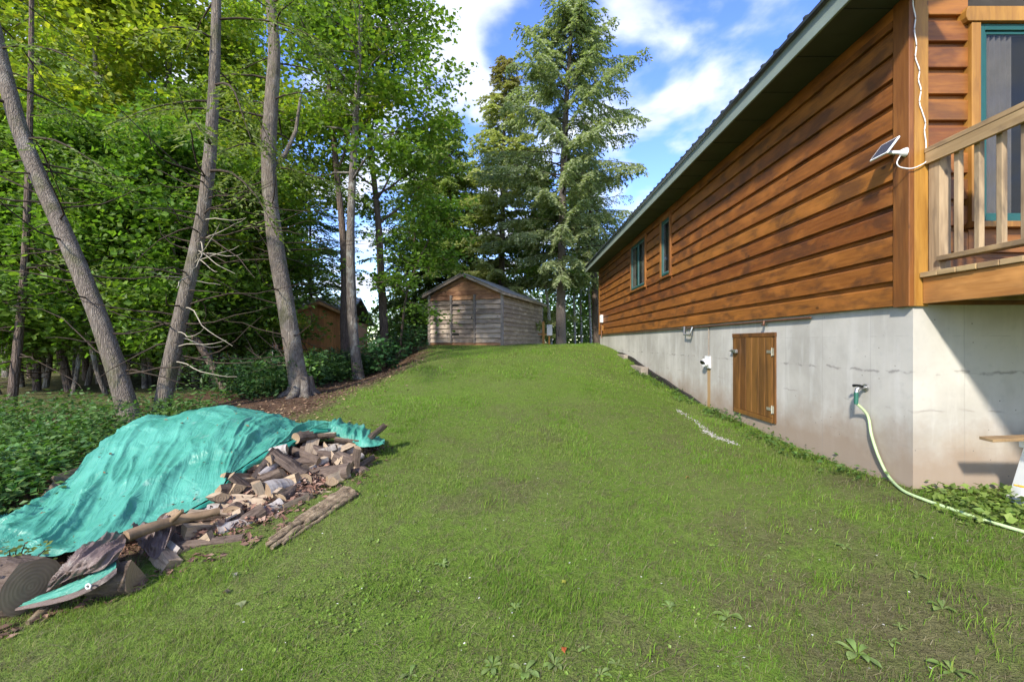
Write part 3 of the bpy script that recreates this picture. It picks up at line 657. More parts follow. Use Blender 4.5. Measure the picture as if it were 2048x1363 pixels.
tag(b.build('yellow_rake', M['yellow'], None, True), 'yellow plastic hand rake lying by the sawhorse shelf', 'rake')

# ------------------------------------------------------------------ garden shed
TH = math.atan(300/860)
shed = thing('garden_shed', (-.562, 15.6, CZ-.15), -TH); tag(shed, 'weathered grey wood shed with gable roof on top of the lawn', 'shed')
SW, SD, SH, SR = 3.05, 5.27, 2.0, 2.68
def spt(name, mat, fn, bev=.003, par=None):
    m = MB(); fn(m); return m.build(name, mat, par or shed, bevel=bev)
spt('wall_core', M['dark_room'], lambda m: (m.box((-SW+.03,.03,.06), (-.03,SD-.03,SH-.05)), m.extrude([(-SW+.03,SH-.05),(-.03,SH-.05),(-SW/2,SR-.06)], (0,SD-.06,0), (0,.03,0), (1,0,0), (0,0,1))), 0)
spt('floor_beam', M['brown_x'], lambda m: m.box((-SW,-.02,.0), (0,.05,.13)))
spt('floor_beam', M['grey_y'], lambda m: m.box((-.05,.051,.0), (.02,SD,.08)))
for xb in (-SW+.25, -SW/2+.05, -.3): spt('footing_block', M['block'], lambda m: m.box((xb-.1,-.01,-.6), (xb+.1,.3,-.005)), .01)
rp = .178
def lap(m, x0, x1, z, h, y): m.extrude([(0,0),(-.060,0),(-.006,h+.010),(0,h+.010)], (x1-x0,0,0), (x0,y,z), (0,1,0), (0,0,1))
bays = [(-SW+.05,-SW*.68-.04), (-SW*.68+.04,-SW*.36-.04), (-SW*.36+.04,-.06)]
door = None
for bi, (a, c) in enumerate(bays):
    n = 10
    if bi == 1:
        door = spt('shed_door', M['dark_room'], lambda m: m.box((a-.005,.031,.13), (c+.005,.045,.13+rp*n)), 0)
    for r in range(n):
        o = spt('siding_board', M['grey_x'] if r < 9 else M['brown_x'], lambda m: lap(m, a+.004*random.random(), c-.004*random.random(), .135+r*rp, rp-.006, .030 if bi == 1 else .010), 0, door if bi == 1 else None)
for xc in (-SW*.68, -SW*.36): spt('batten', M['grey_v'], lambda m: m.box((xc-.04,-.075,.12), (xc+.04,.004,.135+rp*10)))
for zc in (.45, 1.55): spt('hinge', M['black'], lambda m: m.box((-SW*.68+.05,-.045,zc-.025), (-SW*.68+.32,-.032,zc+.025)), 0, door)
spt('door_latch', M['black'], lambda m: m.box((-SW*.36-.13,-.05,1.02), (-SW*.36-.10,-.02,1.10)), .004, door)
for xc in (-SW+.02, -.02): spt('corner_board', M['grey_v'], lambda m: m.box((xc-.04,-.048,.0 if xc > -1 else .05), (xc+.06,.03,SH-.02)))
z = .135+rp*10
while z < SR-.08:                     # gable boards, cut to the roof slope
    h = min(.165, SR-.04-z)
    def wid(zz_): return max(.03, (SR-.03-max(zz_, SH-.02))/(SR-SH+.02)*SW/2-.03)
    w0, w1 = wid(z), wid(z+h); xm = -SW/2
    spt('gable_board', M['brown_x'], lambda m: m.extrude([(xm-w0,z),(xm+w0,z),(xm+w1,z+h-.006),(xm-w1,z+h-.006)], (0,.024,0), (0,-.014,0), (1,0,0), (0,0,1)), 0)
    z += h
r = 0; z = .085
while z < SH-.1:                      # side boards, some in two lengths
    cuts = [.06, SD-.04] if r % 3 else [.06, SD*(.45+.35*random.random()), SD-.04]
    if r in (8, 9): cuts = [.06, SD*.62, SD*.74, SD*.86, SD-.04]
    for a, c in zip(cuts[:-1], cuts[1:]):
        spt('siding_board', M['grey_y'], lambda m: m.extrude([(0,0),(.042,0),(.010,rp),(0,rp)], (0,c-a-.005,0), (-.012,a,z), (1,0,0), (0,0,1)), 0)
    z += rp-.012; r += 1
spt('corner_board', M['grey_v'], lambda m: m.box((-.02,SD-.08,.0), (.03,SD,SH-.02)))
for s in (-1, 1):
    xo = -SW/2+s*(SW/2+.18); sl = (SR-SH)/(SW/2); zo = SH-.18*sl
    spt('roof', M['shed_roof'], lambda m: m.extrude([(-SW/2,SR+.02),(xo,zo+.02),(xo,zo+.045),(-SW/2,SR+.05)], (0,SD+.42,0), (0,-.24,0), (1,0,0), (0,0,1)), 0)
    spt('barge_board', M['grey_x'], lambda m: m.extrude([(-SW/2+s*.001,SR+.015),(xo,zo+.015),(xo,zo-.085),(-SW/2+s*.001,SR-.09)], (0,.03,0), (0,-.215,0), (1,0,0), (0,0,1)), 0)
    spt('eave_board', M['grey_y'], lambda m: m.box((xo-s*.03,-.18,zo-.075), (xo-s*.003,SD+.15,zo+.012)), 0)
# orange stake frame beside the shed
st = thing('survey_stake', (1.12, 18.6, float(gz(1.12, 18.6)))); tag(st, 'orange wood post with a small white box behind the shed', 'post')
m = MB(); m.box((-.07,-.04,-.1), (.03,.04,1.0)); m.build('post', M['trim_yel'], st); m = MB(); m.box((.20,-.03,-.1), (.26,.03,.78)); m.build('post', M['trim_yel'], st); m = MB(); m.box((-.25,-.02,.42), (.3,.045,.48)); m.build('rail', M['trim_yel'], st); m = MB(); m.box((.12,-.08,.40), (.36,-.035,.86)); m.build('meter_box', M['whitewash'], st, bevel=.01)

# ------------------------------------------------------------------ neighbouring cabin and house beyond the trees
nc_ = thing('brown_cabin', (-9.85, 18.0, float(gz(-9, 18))-.05), math.radians(24)); tag(nc_, 'small brown plywood cabin with mossy gable roof between the trunks', 'cabin')
def npt(name, mat, fn, bev=0, par=None):
    m = MB(); fn(m); return m.build(name, mat, par or nc_, bevel=bev)
NW, ND, NH, NR = 2.75, 3.6, 2.3, 2.95
npt('wall_core', M['cabin_v'], lambda m: (m.box((.03,.03,0), (NW-.03,ND-.03,NH)), m.extrude([(.0,NH-.01),(NW,NH-.01),(NW/2,NR-.03)], (0,ND-.06,0), (0,.03,0), (1,0,0), (0,0,1))))
xs = np.linspace(0, NW, 8)
for a, c in zip(xs[:-1], xs[1:]): npt('wall_panel', M['cabin_v'], lambda m: m.box((a+.004,.0,.02), (c-.004,.028,NH)))
npt('corner_board', M['cabin_v'], lambda m: m.box((-.03,-.02,0), (.07,.03,NH)))
for r in range(10):
    for a, c in ((.08,.95),(1.75,ND)) if 4 <= r <= 7 else ((.08,ND),):
        npt('siding_board', M['cabin_x'], lambda m: m.extrude([(0,0),(-.035,0),(-.01,.21),(0,.21)], (0,c-a,0), (.028,a,.05+r*.215), (1,0,0), (0,0,1)))
w_ = npt('window', M['white'], lambda m: (m.box((-.02,.96,.9), (.04,1.03,1.75)), m.box((-.02,1.67,.9), (.04,1.74,1.75)), m.box((-.02,1.03,.9), (.04,1.67,.97)), m.box((-.02,1.03,1.68), (.04,1.67,1.75))))
npt('pane', M['glass'], lambda m: m.box((.0,1.03,.97), (.02,1.67,1.68)), 0, w_)
for s in (-1, 1):
    xo = NW/2+s*(NW/2+.22); zo = NH-.22*(NR-NH)/(NW/2)
    npt('roof', M['cabin_roof'], lambda m: m.extrude([(NW/2,NR),(xo,zo),(xo,zo+.07),(NW/2,NR+.08)], (0,ND+.5,0), (0,-.3,0), (1,0,0), (0,0,1)))
    npt('barge_board', M['cabin_x'], lambda m: m.extrude([(NW/2,NR-.01),(xo,zo-.01),(xo,zo-.13),(NW/2,NR-.14)], (0,.03,0), (0,-.3,0), (1,0,0), (0,0,1)))
nh = thing('brick_house', (-22.5, 28.0, float(gz(-18, 28))-.1), math.radians(4)); tag(nh, 'orange brick house with pale grey roof and white railing far behind trees', 'house')
def hpt(name, mat, fn, par=None):
    m = MB(); fn(m); return m.build(name, mat, par or nh)
hpt('wall', M['brick'], lambda m: m.box((0,0,0), (10.5,7,2.9)))
hpt('roof', M['shingle'], lambda m: m.extrude([(-.5,2.75),(3.5,4.6),(7.5,2.75),(7.5,2.9),(3.5,4.75),(-.5,2.9)], (11.5,0,0), (-.5,0,0), (0,1,0), (0,0,1)))
for xw in (1.2, 4.6, 7.4):
    w_ = hpt('window', M['white'], lambda m: m.box((xw,-.04,1.0), (xw+1.3,-.002,2.2))); hpt('pane', M['glass'], lambda m: m.box((xw+.08,-.06,1.08), (xw+1.22,-.041,2.12)), w_)
hpt('porch_floor', M['whitewash'], lambda m: m.box((-.5,-2.2,.35), (9.5,-.01,.5)))
hpt('porch_rail', M['white'], lambda m: m.box((-.5,-2.2,1.38), (9.5,-2.12,1.46)))
for xw in np.arange(-.4, 9.4, .22): hpt('baluster', M['white'], lambda m: m.box((xw,-2.18,.5), (xw+.05,-2.13,1.379)))

# ------------------------------------------------------------------ trees
def unit(v): return v/(np.linalg.norm(v, axis=-1, keepdims=True)+1e-9)
def tints(n, cols, r, jit=.18):
    cols = np.asarray(cols, float); k = r.integers(0, len(cols), n); u = r.random((n, 1))
    c = cols[k]*u+cols[(k+1) % len(cols)]*(1-u)
    return np.clip(c*(1+jit*r.standard_normal((n, 1))), .004, 1)
MAPLE = [(.13,.22,.03),(.105,.19,.028),(.175,.25,.034),(.08,.15,.025)]
MAPLE_Y = [(.23,.285,.03),(.17,.25,.03),(.29,.305,.036),(.125,.205,.026)]
HEM = [(.12,.20,.042),(.16,.24,.05),(.095,.155,.038)]
CEDAR = [(.13,.185,.04),(.17,.22,.05),(.095,.14,.034)]
SPRUCE = [(.225,.265,.135),(.29,.32,.18),(.17,.21,.10)]
YOUNG = [(.13,.20,.03),(.10,.17,.03)]

def path_dir(pts, t):
    k = t*(len(pts)-1); i = min(int(k), len(pts)-2); return pts[i]+(pts[i+1]-pts[i])*(k-i)

def decid(trunk, rad, r, t0=.35, nl=22, ll=3.0, clump=26, leaf=.11, cols=MAPLE, sides=9, lump=.1, flat=.5, up=.35, subs=6, twigs=4):
    """broadleaf tree from a trunk path: returns (wood MB, leaf MB)"""
    wood = MB(); lv = MB(); trunk = np.asarray(trunk, float)
    wood.tube(trunk, rad, sides, lump=lump, seed=int(r.integers(99)))
    cen = []
    for i in range(nl):
        t = t0+(1-t0)*((i+r.random())/nl)
        p = path_dir(trunk, t); az = i*2.4+r.normal()*.4; L = ll*(1.05-.65*((t-t0)/(1-t0))**1.5)*(.7+.5*r.random())
        d = np.array([math.cos(az), math.sin(az), up+.7*((t-t0)/(1-t0))+.15*r.normal()]); d /= np.linalg.norm(d)
        pts = [p]; dd = d.copy()
        for s in range(6):
            dd = unit(dd+.16*r.standard_normal(3)+np.array([0,0,.05-.04*s])); pts.append(pts[-1]+dd*L/6)
        pts = np.array(pts); r0 = np.interp(t, np.linspace(0, 1, len(trunk)), rad)*.42
        wood.tube(pts, np.linspace(r0, .008, 7), 5, cap=False)
        for k in range(subs):
            tt = .3+.7*(k+r.random())/subs; q = path_dir(pts, min(tt, 1)); sd = unit(dd*.5+r.standard_normal(3)*np.array([1,1,.45])); l2 = L*(.18+.24*r.random())
            e = q+sd*l2; mid = (q+e)/2+np.array([0,0,.05*l2]); wood.tube(np.array([q, mid, e]), [.012,.008,.004], 4, cap=False)
            for w in range(twigs): cen.append(q+(e-q)*(.3+.8*(w+r.random())/twigs)+r.normal(0, .16, 3)*np.array([1,1,.6]))
    cen = np.array(cen); N = len(cen)*clump
    c = np.repeat(cen, clump, 0)+r.normal(0, 1, (N, 3))*np.array([.26,.26,.26*flat])
    n = unit(np.array([0,0,1.])+r.normal(0, .55, (N, 3))); d = unit(r.normal(0, 1, (N, 3))*np.array([1,1,.35])+np.array([0,0,-.25]))
    L = leaf*(.65+.7*r.random(N)); lv.leaves(c, d, n, L, L*.85, tints(N, cols, r))
    return wood, lv

def conifer(h, r, base=.15, spread=2.6, nb=150, droop=.25, cols=HEM, trunk=None, rad=.18, dens=1.0, tw=.34, nl=.085, nw=.03, shape=1.0, up=.1, bare_low=0, sides=10, hang=.25, prof=None):
    """conifer: drooping branches carrying flat feathery sprays"""
    wood = MB(); lv = MB()
    if trunk is None: trunk = np.array([[0,0,h*s/10.] for s in range(11)])+np.cumsum(r.normal(0, .02, (11, 3))*np.array([1,1,0]), 0)
    trunk = np.asarray(trunk, float); K = len(trunk)
    rr = np.linspace(1, .08, K)**.9*rad if np.isscalar(rad) else np.asarray(rad)
    wood.tube(trunk, rr, sides, lump=.08, seed=int(r.integers(99)))
    for i in range(bare_low):
        t = base*(.2+.8*r.random()); p = path_dir(trunk, t); az = r.random()*6.28; L = .5+1.4*r.random()
        d = np.array([math.cos(az), math.sin(az), .1-.3*r.random()]); pts = [p]
        for s in range(5): d = unit(d+r.normal(0, .2, 3)+np.array([0,0,.06])); pts.append(pts[-1]+d*L/5)
        wood.tube(np.array(pts), np.linspace(.014, .003, 6), 4, cap=False, mat=1)
    C_ = []; D_ = []; N_ = []
    for i in range(nb):
        u = (i+r.random())/nb; t = base+(1-base)*u**1.05
        p = path_dir(trunk, min(t, .999)); az = i*2.399+r.normal()*.3
        L = spread*(prof(u) if prof else (1-u)**shape+.06)*(.65+.55*r.random())
        d = np.array([math.cos(az), math.sin(az), up+.5*u+.12*r.normal()]); d = unit(d); n_seg = 6; pts = [p]
        for s in range(n_seg): d = unit(d+np.array([0,0,-droop*(.3 if s > 3 else .55)])+r.normal(0, .07, 3)); pts.append(pts[-1]+d*L/n_seg)
        pts = np.array(pts); wood.tube(pts, np.linspace(.007+.008*L, .003, n_seg+1), 4, cap=False, mat=1)
        nt_ = max(4, int(L*11*dens))
        for k in range(nt_):
            tt = .18+.82*(k+r.random())/nt_; q = path_dir(pts, tt); kk = min(int(tt*n_seg), n_seg-1); bd = unit(pts[kk+1]-pts[kk])
            side = unit(np.cross(bd, [0,0,1.]))*(1 if k % 2 else -1)
            td = unit(side*(.9)+bd*.75+r.normal(0, .22, 3)+np.array([0,0,-hang])); tl = tw*(1.15-.6*tt)*(.6+.8*r.random())*min(1, .4+L/2)
            m = max(4, int(tl*42*dens)); s = np.linspace(.05, 1, m)
            pos = q+td*tl*s[:, None]+np.array([0,0,-.35*hang])*(s**2*tl)[:, None]+r.normal(0, .012, (m, 3))
            sd = unit(np.cross(td, [0,0,1.]))*np.where(np.arange(m) % 2, 1, -1)[:, None]
            C_.append(pos); D_.append(unit(td+sd*.9+r.normal(0, .3, (m, 3)))); N_.append(unit(np.array([-.15,-.35,.9])+r.normal(0, .6, (m, 3))))
    c = np.concatenate(C_); d = np.concatenate(D_); n = np.concatenate(N_); N = len(c); L = nl*(.7+.6*r.random(N))
    lv.leaves(c, d, n, L, nw*(.8+.4*r.random(N)), tints(N, cols, r), .05)
    return wood, lv

def plant_tree(name, wood, lv, wmats, lmat, label, cat='tree', group=None, loc=None):
    base = Vector(loc) if loc is not None else Vector(tuple(wood.v[0].mean(0)))
    root = thing(name, base if loc is None else loc); tag(root, label, cat, group)
    tr = wood.build('trunk', wmats, root, True); cr_ = lv.build('crown', lmat, root)
    if loc is None:
        for o in (tr, cr_): o.matrix_parent_inverse = Matrix.Translation(-base)
    return root
def copy_tree(src, loc, rz, sc, label, group):
    r_ = src.copy(); C.objects.link(r_); r_.location = loc; r_.rotation_euler = (0, 0, rz); r_.scale = (sc, sc, sc*random.uniform(.92, 1.1)); tag(r_, label, None, group)
    for ch in src.children:
        c = ch.copy(); C.objects.link(c); c.parent = r_
    return r_

R = lambda s: np.random.default_rng(s)
def pxpath(pts, n=5): return smooth_path([P(*p) for p in pts], n)
def sink(path, d=.25):
    p = path.copy(); p[0] = p[0]-np.array([0,0,d]); return p

# --- the three big trunks by the wood pile
pA = sink(pxpath([(268,862,6.0),(225,715,6.0),(180,590,6.0),(110,425,6.05),(45,275,6.1),(5,130,6.15),(-28,-20,6.2),(-60,-260,6.3),(-80,-560,6.4),(-95,-900,6.5)]))
rA = np.interp(np.linspace(0, 1, len(pA)), [0,.06,.2,.5,1], [.155,.118,.105,.09,.04])
wood, lv = conifer(0, R(11), .42, 2.0, 18, .3, CEDAR, pA, rA, .9, .4, .075, .03, .6, .0, 26, 16, .5)
plant_tree('cedar_tree', wood, lv, [M['bark'], M['twig_dark']], M['needle'], 'thick cedar trunk leaning left out of the frame behind the tarp')
pB = sink(pxpath([(318,850,6.4),(338,740,6.4),(362,630,6.4),(392,500,6.4),(410,400,6.4),(422,280,6.4),(429,140,6.4),(433,0,6.4),(437,-250,6.4),(440,-560,6.4),(442,-800,6.4)]))
rB = np.interp(np.linspace(0, 1, len(pB)), [0,.06,.2,.5,1], [.13,.108,.095,.08,.03])
wood, lv = conifer(0, R(12), .44, 2.0, 20, .3, CEDAR, pB, rB, .9, .4, .075, .03, .6, .0, 40, 16, .5)
for i in range(16):                                     # pale dead twigs curling from the trunk
    r = R(300+i); t_ = .10+.28*r.random(); p = path_dir(pB, t_); az = r.uniform(-1.0, 1.6); d = np.array([math.cos(az), -abs(math.sin(az))*.4, r.uniform(-.2, .3)]); pts = [p]; L = r.uniform(.4, 1.3)
    for s in range(8): d = unit(d+r.normal(0, .13, 3)+np.array([0,0,.10 if s > 3 else -.12])); pts.append(pts[-1]+d*L/8)
    wood.tube(np.array(pts), np.linspace(.011, .003, 9), 4, cap=False, mat=2)
plant_tree('cedar_tree', wood, lv, [M['bark'], M['twig_dark'], M['twig']], M['needle'], 'grey cedar trunk leaning right, with pale dead twigs, behind the tarp')
pC = sink(pxpath([(606,800,8.0),(598,765,8.0),(585,690,8.0),(570,600,8.0),(553,500,8.05),(541,400,8.1),(538,300,8.1),(543,200,8.1),(549,100,8.1),(541,0,8.1),(530,-150,8.1),(522,-400,8.1),(515,-650,8.1)]))
rC = np.interp(np.linspace(0, 1, len(pC)), [0,.04,.08,.14,.3,.6,1], [.27,.21,.175,.158,.14,.115,.04])
wood, lv = conifer(0, R(13), .46, 2.2, 24, .28, CEDAR, pC, rC, .9, .4, .08, .032, .6, .05, 36, 18, .45)
for a_ in np.linspace(0, 6.28, 8)[:-1]:                 # root flare
    q = np.array(pC[0]); q[2] = float(gz(q[0], q[1])); l = .20+.16*abs(math.sin(a_*3))
    e = q+np.array([math.cos(a_)*l*1.4, math.sin(a_)*l*1.4, 0]); e[2] = float(gz(e[0], e[1]))-.06
    wood.tube(np.array([q+np.array([math.cos(a_)*.10, math.sin(a_)*.10, .34]), q+(e-q)*.42+np.array([0,0,.10]), e]), [.085,.085,.03], 8, lump=.2, seed=int(a_*9))
q = path_dir(pC, .47); wood.tube(np.array([q, q+np.array([.25,.1,.3]), q+np.array([.4,.2,.8]), q+np.array([.5,.2,1.5])]), [.05,.04,.035,.02], 7)
plant_tree('cedar_tree', wood, lv, [M['bark'], M['twig_dark']], M['needle'], 'largest cedar trunk with flared roots at the edge of the lawn')

# --- maples standing at the bank
pD = sink(pxpath([(718,765,11.5),(708,680,11.5),(703,600,11.5),(701,500,11.5),(703,400,11.5),(709,280,11.6),(716,160,11.7),(722,0,11.8),(726,-160,11.9),(728,-330,12)]))
rD = np.interp(np.linspace(0, 1, len(pD)), [0,.06,.3,1], [.19,.135,.115,.03])
wood, lv = decid(pD, rD, R(21), .47, 26, 3.0, 24, .125, MAPLE, 10)
plant_tree('maple_tree', wood, lv, M['bark_maple'], M['leaf'], 'lichen spotted maple trunk standing at the foot of the bank')
pE = sink(pxpath([(692,718,12.6),(689,640,12.6),(690,560,12.6),(684,450,12.6),(672,330,12.6),(660,200,12.6),(650,50,12.6),(640,-120,12.6)]))
wood, lv = decid(pE, np.linspace(.15, .03, len(pE)), R(22), .55, 16, 2.4, 22, .12, MAPLE_Y, 8)
plant_tree('maple_tree', wood, lv, M['bark_red'], M['leaf'], 'slim brown maple trunk just behind the lichen spotted maple')
pF = sink(pxpath([(770,712,14),(767,640,14),(762,550,14),(757,450,14),(747,350,14),(738,260,14),(735,140,14),(733,0,14),(733,-100,14)]))
wood, lv = decid(pF, np.interp(np.linspace(0, 1, len(pF)), [0,1], [.15,.03]), R(23), .36, 24, 3.1, 24, .13, MAPLE, 8)
plant_tree('maple_tree', wood, lv, M['bark_red'], M['leaf'], 'maple with red brown trunk between the bank and the grey shed')
# young maple leaning over the shed roof, pale leaves
pG = sink(pxpath([(800,705,13.5),(806,640,13.4),(815,580,13.3),(838,520,13.2),(862,470,13.1),(880,420,13.0)]))
wood, lv = decid(pG, np.linspace(.045, .012, len(pG)), R(24), .3, 12, 1.25, 20, .12, YOUNG, 6, .05, .35, .0, 5, 3)
plant_tree('maple_sapling', wood, lv, M['bark_red'], M['leaf'], 'pale green maple sapling reaching toward the shed wall')

# --- conifers behind the shed
pS = sink(pxpath([(1122,700,19),(1122,600,19),(1124,480,19),(1127,340,19),(1133,200,19),(1141,90,19),(1145,30,19),(1147,4,19)]))
def spr(u): return np.interp(u, [0,.1,.3,.42,.6,.8,1], [.55,.78,.9,1.0,.62,.28,.03])
wood, lv = conifer(0, R(31), .20, 3.8, 150, .11, SPRUCE, pS, np.interp(np.linspace(0, 1, len(pS)), [0,.05,1], [.28,.225,.02]), 1.05, .60, .15, .075, 1, .12, 12, 12, .85, spr)
plant_tree('spruce_tree', wood, lv, [M['bark_spruce'], M['twig_dark']], M['needle'], 'tall sunlit spruce with drooping sprays right of the shed')
pH = sink(pxpath([(1003,705,22.5),(1003,600,22.5),(1005,420,22.5),(1008,260,22.5),(1012,118,22.5)]))
wood, lv = conifer(0, R(32), .10, 3.4, 230, .16, [(.32,.34,.15),(.26,.31,.10),(.36,.37,.18)], pH, .22, 1.0, .55, .17, .085, .75, .15, 0, 9, .5)
nv = len(lv.c[0]); zz_ = lv.v[0][:, 2]; k_ = np.clip((zz_-zz_.max()+3.6)/2.6, 0, 1)[:, None]*.7; lv.c[0] = lv.c[0]*(1-k_)+k_*np.array([.13,.085,.035])
plant_tree('hemlock_tree', wood, lv, [M['bark_spruce'], M['twig_dark']], M['needle'], 'conifer with a thin brownish top directly behind the shed')
pI = sink(pxpath([(905,705,24),(905,560,24),(900,400,24),(897,225,24)]))
wood, lv = conifer(0, R(33), .08, 3.6, 210, .2, [(.19,.26,.08),(.25,.31,.10),(.15,.21,.065)], pI, .2, 1.0, .55, .17, .085, .7, .1, 0, 9, .5)
plant_tree('hemlock_tree', wood, lv, [M['bark_red'], M['twig_dark']], M['needle'], 'darker shorter conifer left of the brown topped one')
pJ = sink(pxpath([(1194,705,20.5),(1190,600,20.5),(1186,480,20.5),(1180,380,20.5),(1178,300,20.5)]))
wood, lv = conifer(0, R(34), .45, 2.4, 60, .15, SPRUCE, pJ, .2, .8, .45, .12, .045, .6, .1, 40, 9, .5)
plant_tree('spruce_tree', wood, lv, [M['bark_red'], M['twig_dark']], M['needle'], 'dark trunk with bare lower branches touching the cabin far corner')

# --- woodland trees: a few kinds, repeated
def proto_con(seed, h, base, spread, nb, droop, cols, bare, prof=None, hang=.3):
    w_, l_ = conifer(h, R(seed), base, spread, nb, droop, cols, None, .03+.008*h, .85, .5, .13, .062, .8, .1, bare, 9, hang, prof)
    return w_, l_
def proto_dec(seed, h, cols, nl=24, ll=3.0, t0=.3, leaf=.14, r0=.12):
    r = R(seed); tr = np.array([[0,0,h*s/10.] for s in range(11)])+np.cumsum(r.normal(0, .10, (11, 3))*np.array([1,1,0]), 0); tr[0, 2] = -.3
    return decid(tr, np.linspace(r0, r0*.2, 11), r, t0, nl, ll, 26, leaf, cols, 8)
def hp_(u): return np.interp(u, [0,.3,.7,1], [.8,1,.7,.1])
protos = {}
spec = [('hemlock_tree', 'h1', proto_con(41, 11, .18, 3.0, 120, .2, HEM, 20, hp_)), ('hemlock_tree', 'h2', proto_con(42, 13, .25, 3.2, 130, .25, CEDAR, 30, hp_)),
        ('hemlock_tree', 'h3', proto_con(43, 9, .15, 2.6, 110, .18, HEM+CEDAR, 10, hp_)),
        ('maple_tree', 'm1', proto_dec(44, 13, MAPLE_Y, 26, 3.4, .35)), ('maple_tree', 'm2', proto_dec(45, 14, MAPLE, 26, 3.6, .3)), ('maple_tree', 'm3', proto_dec(46, 10, MAPLE_Y, 22, 2.6, .25)), ('maple_sapling', 'm4', proto_dec(47, 4.6, MAPLE+YOUNG, 18, 1.5, .16, .105, .05)), ('maple_sapling', 'm5', proto_dec(48, 5.6, MAPLE, 20, 1.8, .2, .11, .06))]
spots = {   # px, depth, scale
 'h1': [(75,9.6,.62),(300,10.8,.66),(170,12.5,.7),(480,14,.7),(-60,10.5,.7)],
 'h2': [(-20,11.5,.6),(480,12.2,.55),(330,15,.6),(620,21,.85)],
 'h3': [(215,10.2,.68),(440,11.0,.72),(60,13.5,.75),(830,23,1.1),(250,17,.8)],
 'm4': [(20,8.8,1.0),(130,8.6,.95),(235,8.9,1.05),(330,9.2,1.0),(440,9.6,1.0),(170,10.6,1.2),(380,10.8,1.1)],
 'm5': [(75,10.0,1.0),(280,9.8,1.0),(405,11.6,1.1),(-40,9.2,1.0),(480,11.0,.95),(215,11.8,1.2)],
 'm1': [(330,12.6,1.0),(100,13.5,1.05),(480,18,1.1),(215,20,1.2)],
 'm2': [(20,14.5,1),(250,19,1.1),(860,26,.85)],
 'm3': [(200,11.0,1.05),(400,21,1.2),(10,19,1.3),(560,24,1.1),(430,13.6,1.0),(150,9.4,.5),(290,9.8,.52),(470,10.6,.55),(360,11.8,.6),(40,10.4,.55),(240,13.4,.65)]}
kinds = {'h1': 'dark feathery hemlock', 'h2': 'lighter green cedar', 'h3': 'low bushy conifer', 'm1': 'tall yellow green maple', 'm2': 'deep green broad maple', 'm3': 'small yellowish maple', 'm4': 'leafy green understory maple', 'm5': 'loose leaved understory maple'}
used = set()
def tree_label(key, px, Y):
    place = next(w for x, w in ((0, 'at the very left edge'), (100, 'behind the slim edge trunk'), (180, 'right of the tilting dark trunk'), (280, 'behind the leaning left cedar'), (400, 'between the two bare trunks'), (500, 'behind the grey leaning cedar'), (600, 'behind the largest cedar trunk'), (700, 'behind the brown cabin'), (9999, 'left of the grey shed')) if px < x)
    row = 'in the front row' if Y < 12 else 'in the middle row' if Y < 16 else 'in the back row'
    for extra in ('', 'somewhat shorter ', 'more distant ', 'half hidden '):
        lab = extra+kinds[key]+' '+row+' '+place
        if lab not in used: used.add(lab); return lab
for nm, key, (w_, l_) in spec:
    src = None
    for j, (px, Y, sc) in enumerate(spots[key]):
        X = (px-CX)/F*Y; loc = gp(X, Y, -.05); lab = tree_label(key, px, Y)
        if src is None:
            src = plant_tree(nm, w_, l_, [M['bark_red' if key[0] == 'h' else 'bark_maple'], M['twig_dark']], M['needle' if key[0] == 'h' else 'leaf'], lab, 'tree', 'woodland trees', (0,0,0))
            src.location = loc; src.scale = (sc,)*3; src.rotation_euler = (0,0,j*1.7)
        else: copy_tree(src, loc, j*2.1+Y, sc, lab, 'woodland trees')
    protos[key] = src
# dark thin trunks one can tell apart on the left
def thin(px_pts, r0, seed, label, mat='bark_red', bare=10, nb=11, spread=1.4, base=.45):
    pth = sink(pxpath(px_pts)); wood, lv = conifer(0, R(seed), base, spread, nb, .25, CEDAR, pth, np.linspace(r0, r0*.4, len(pth)), .8, .4, .09, .035, .4, 0, bare, 9, .4)
    plant_tree('cedar_tree', wood, lv, [M[mat], M['twig_dark']], M['needle'], label, 'tree')
thin([(18,860,7.6),(30,740,7.6),(44,600,7.6),(52,480,7.6),(58,300,7.6),(62,120,7.6),(64,-80,7.6)], .075, 61, 'dark slim trunk at the left edge behind the low weeds', bare=22)
thin([(150,825,9.2),(125,720,9.2),(104,610,9.2),(92,480,9.2),(84,330,9.2),(78,120,9.2)], .09, 62, 'dark trunk tilting left between the left edge and the leaning cedar', bare=18)
thin([(455,790,8.4),(400,690,8.5),(352,625,8.6),(310,575,8.7),(270,500,8.8),(240,420,8.9)], .075, 63, 'dark leaning trunk crossing behind the two bare cedar trunks', bare=8, nb=6)
thin([(428,745,11),(424,650,11),(420,560,11),(418,400,11),(415,200,11)], .11, 64, 'dark upright trunk right behind the grey leaning cedar', bare=14)
thin([(530,735,12),(528,650,12),(530,560,12),(528,400,12),(525,200,12)], .16, 65, 'broad mossy trunk left of the brown cabin wall', bare=10)
# pale birch stems behind the shed and beside the house
for j, (xa, xb, Y, h, lab) in enumerate([(1103,1088,21,5.8,'white birch stem close behind the shed wall'), (1150,1146,26,6.5,'first pale birch stem right of the spruce trunk'), (1163,1160,27,6.0,'second pale birch stem right of the spruce trunk'), (1182,1176,25,5.5,'pale leaning birch stem next to the dark trunk'), (972,968,25,6.0,'pale birch stem rising behind the shed roof')]):
    pth = sink(pxpath([(xa,700,Y),(xa*.6+xb*.4,620,Y),(xb,540,Y),(xb-2,440,Y),(xb-3,360,Y)])); wood, lv = decid(pth, np.linspace(.085, .02, len(pth)), R(70+j), .3, 14, 1.7, 20, .14, YOUNG+MAPLE, 7)
    plant_tree('birch_tree', wood, lv, M['bark_birch'], M['leaf'], lab, 'tree', 'birch stems')

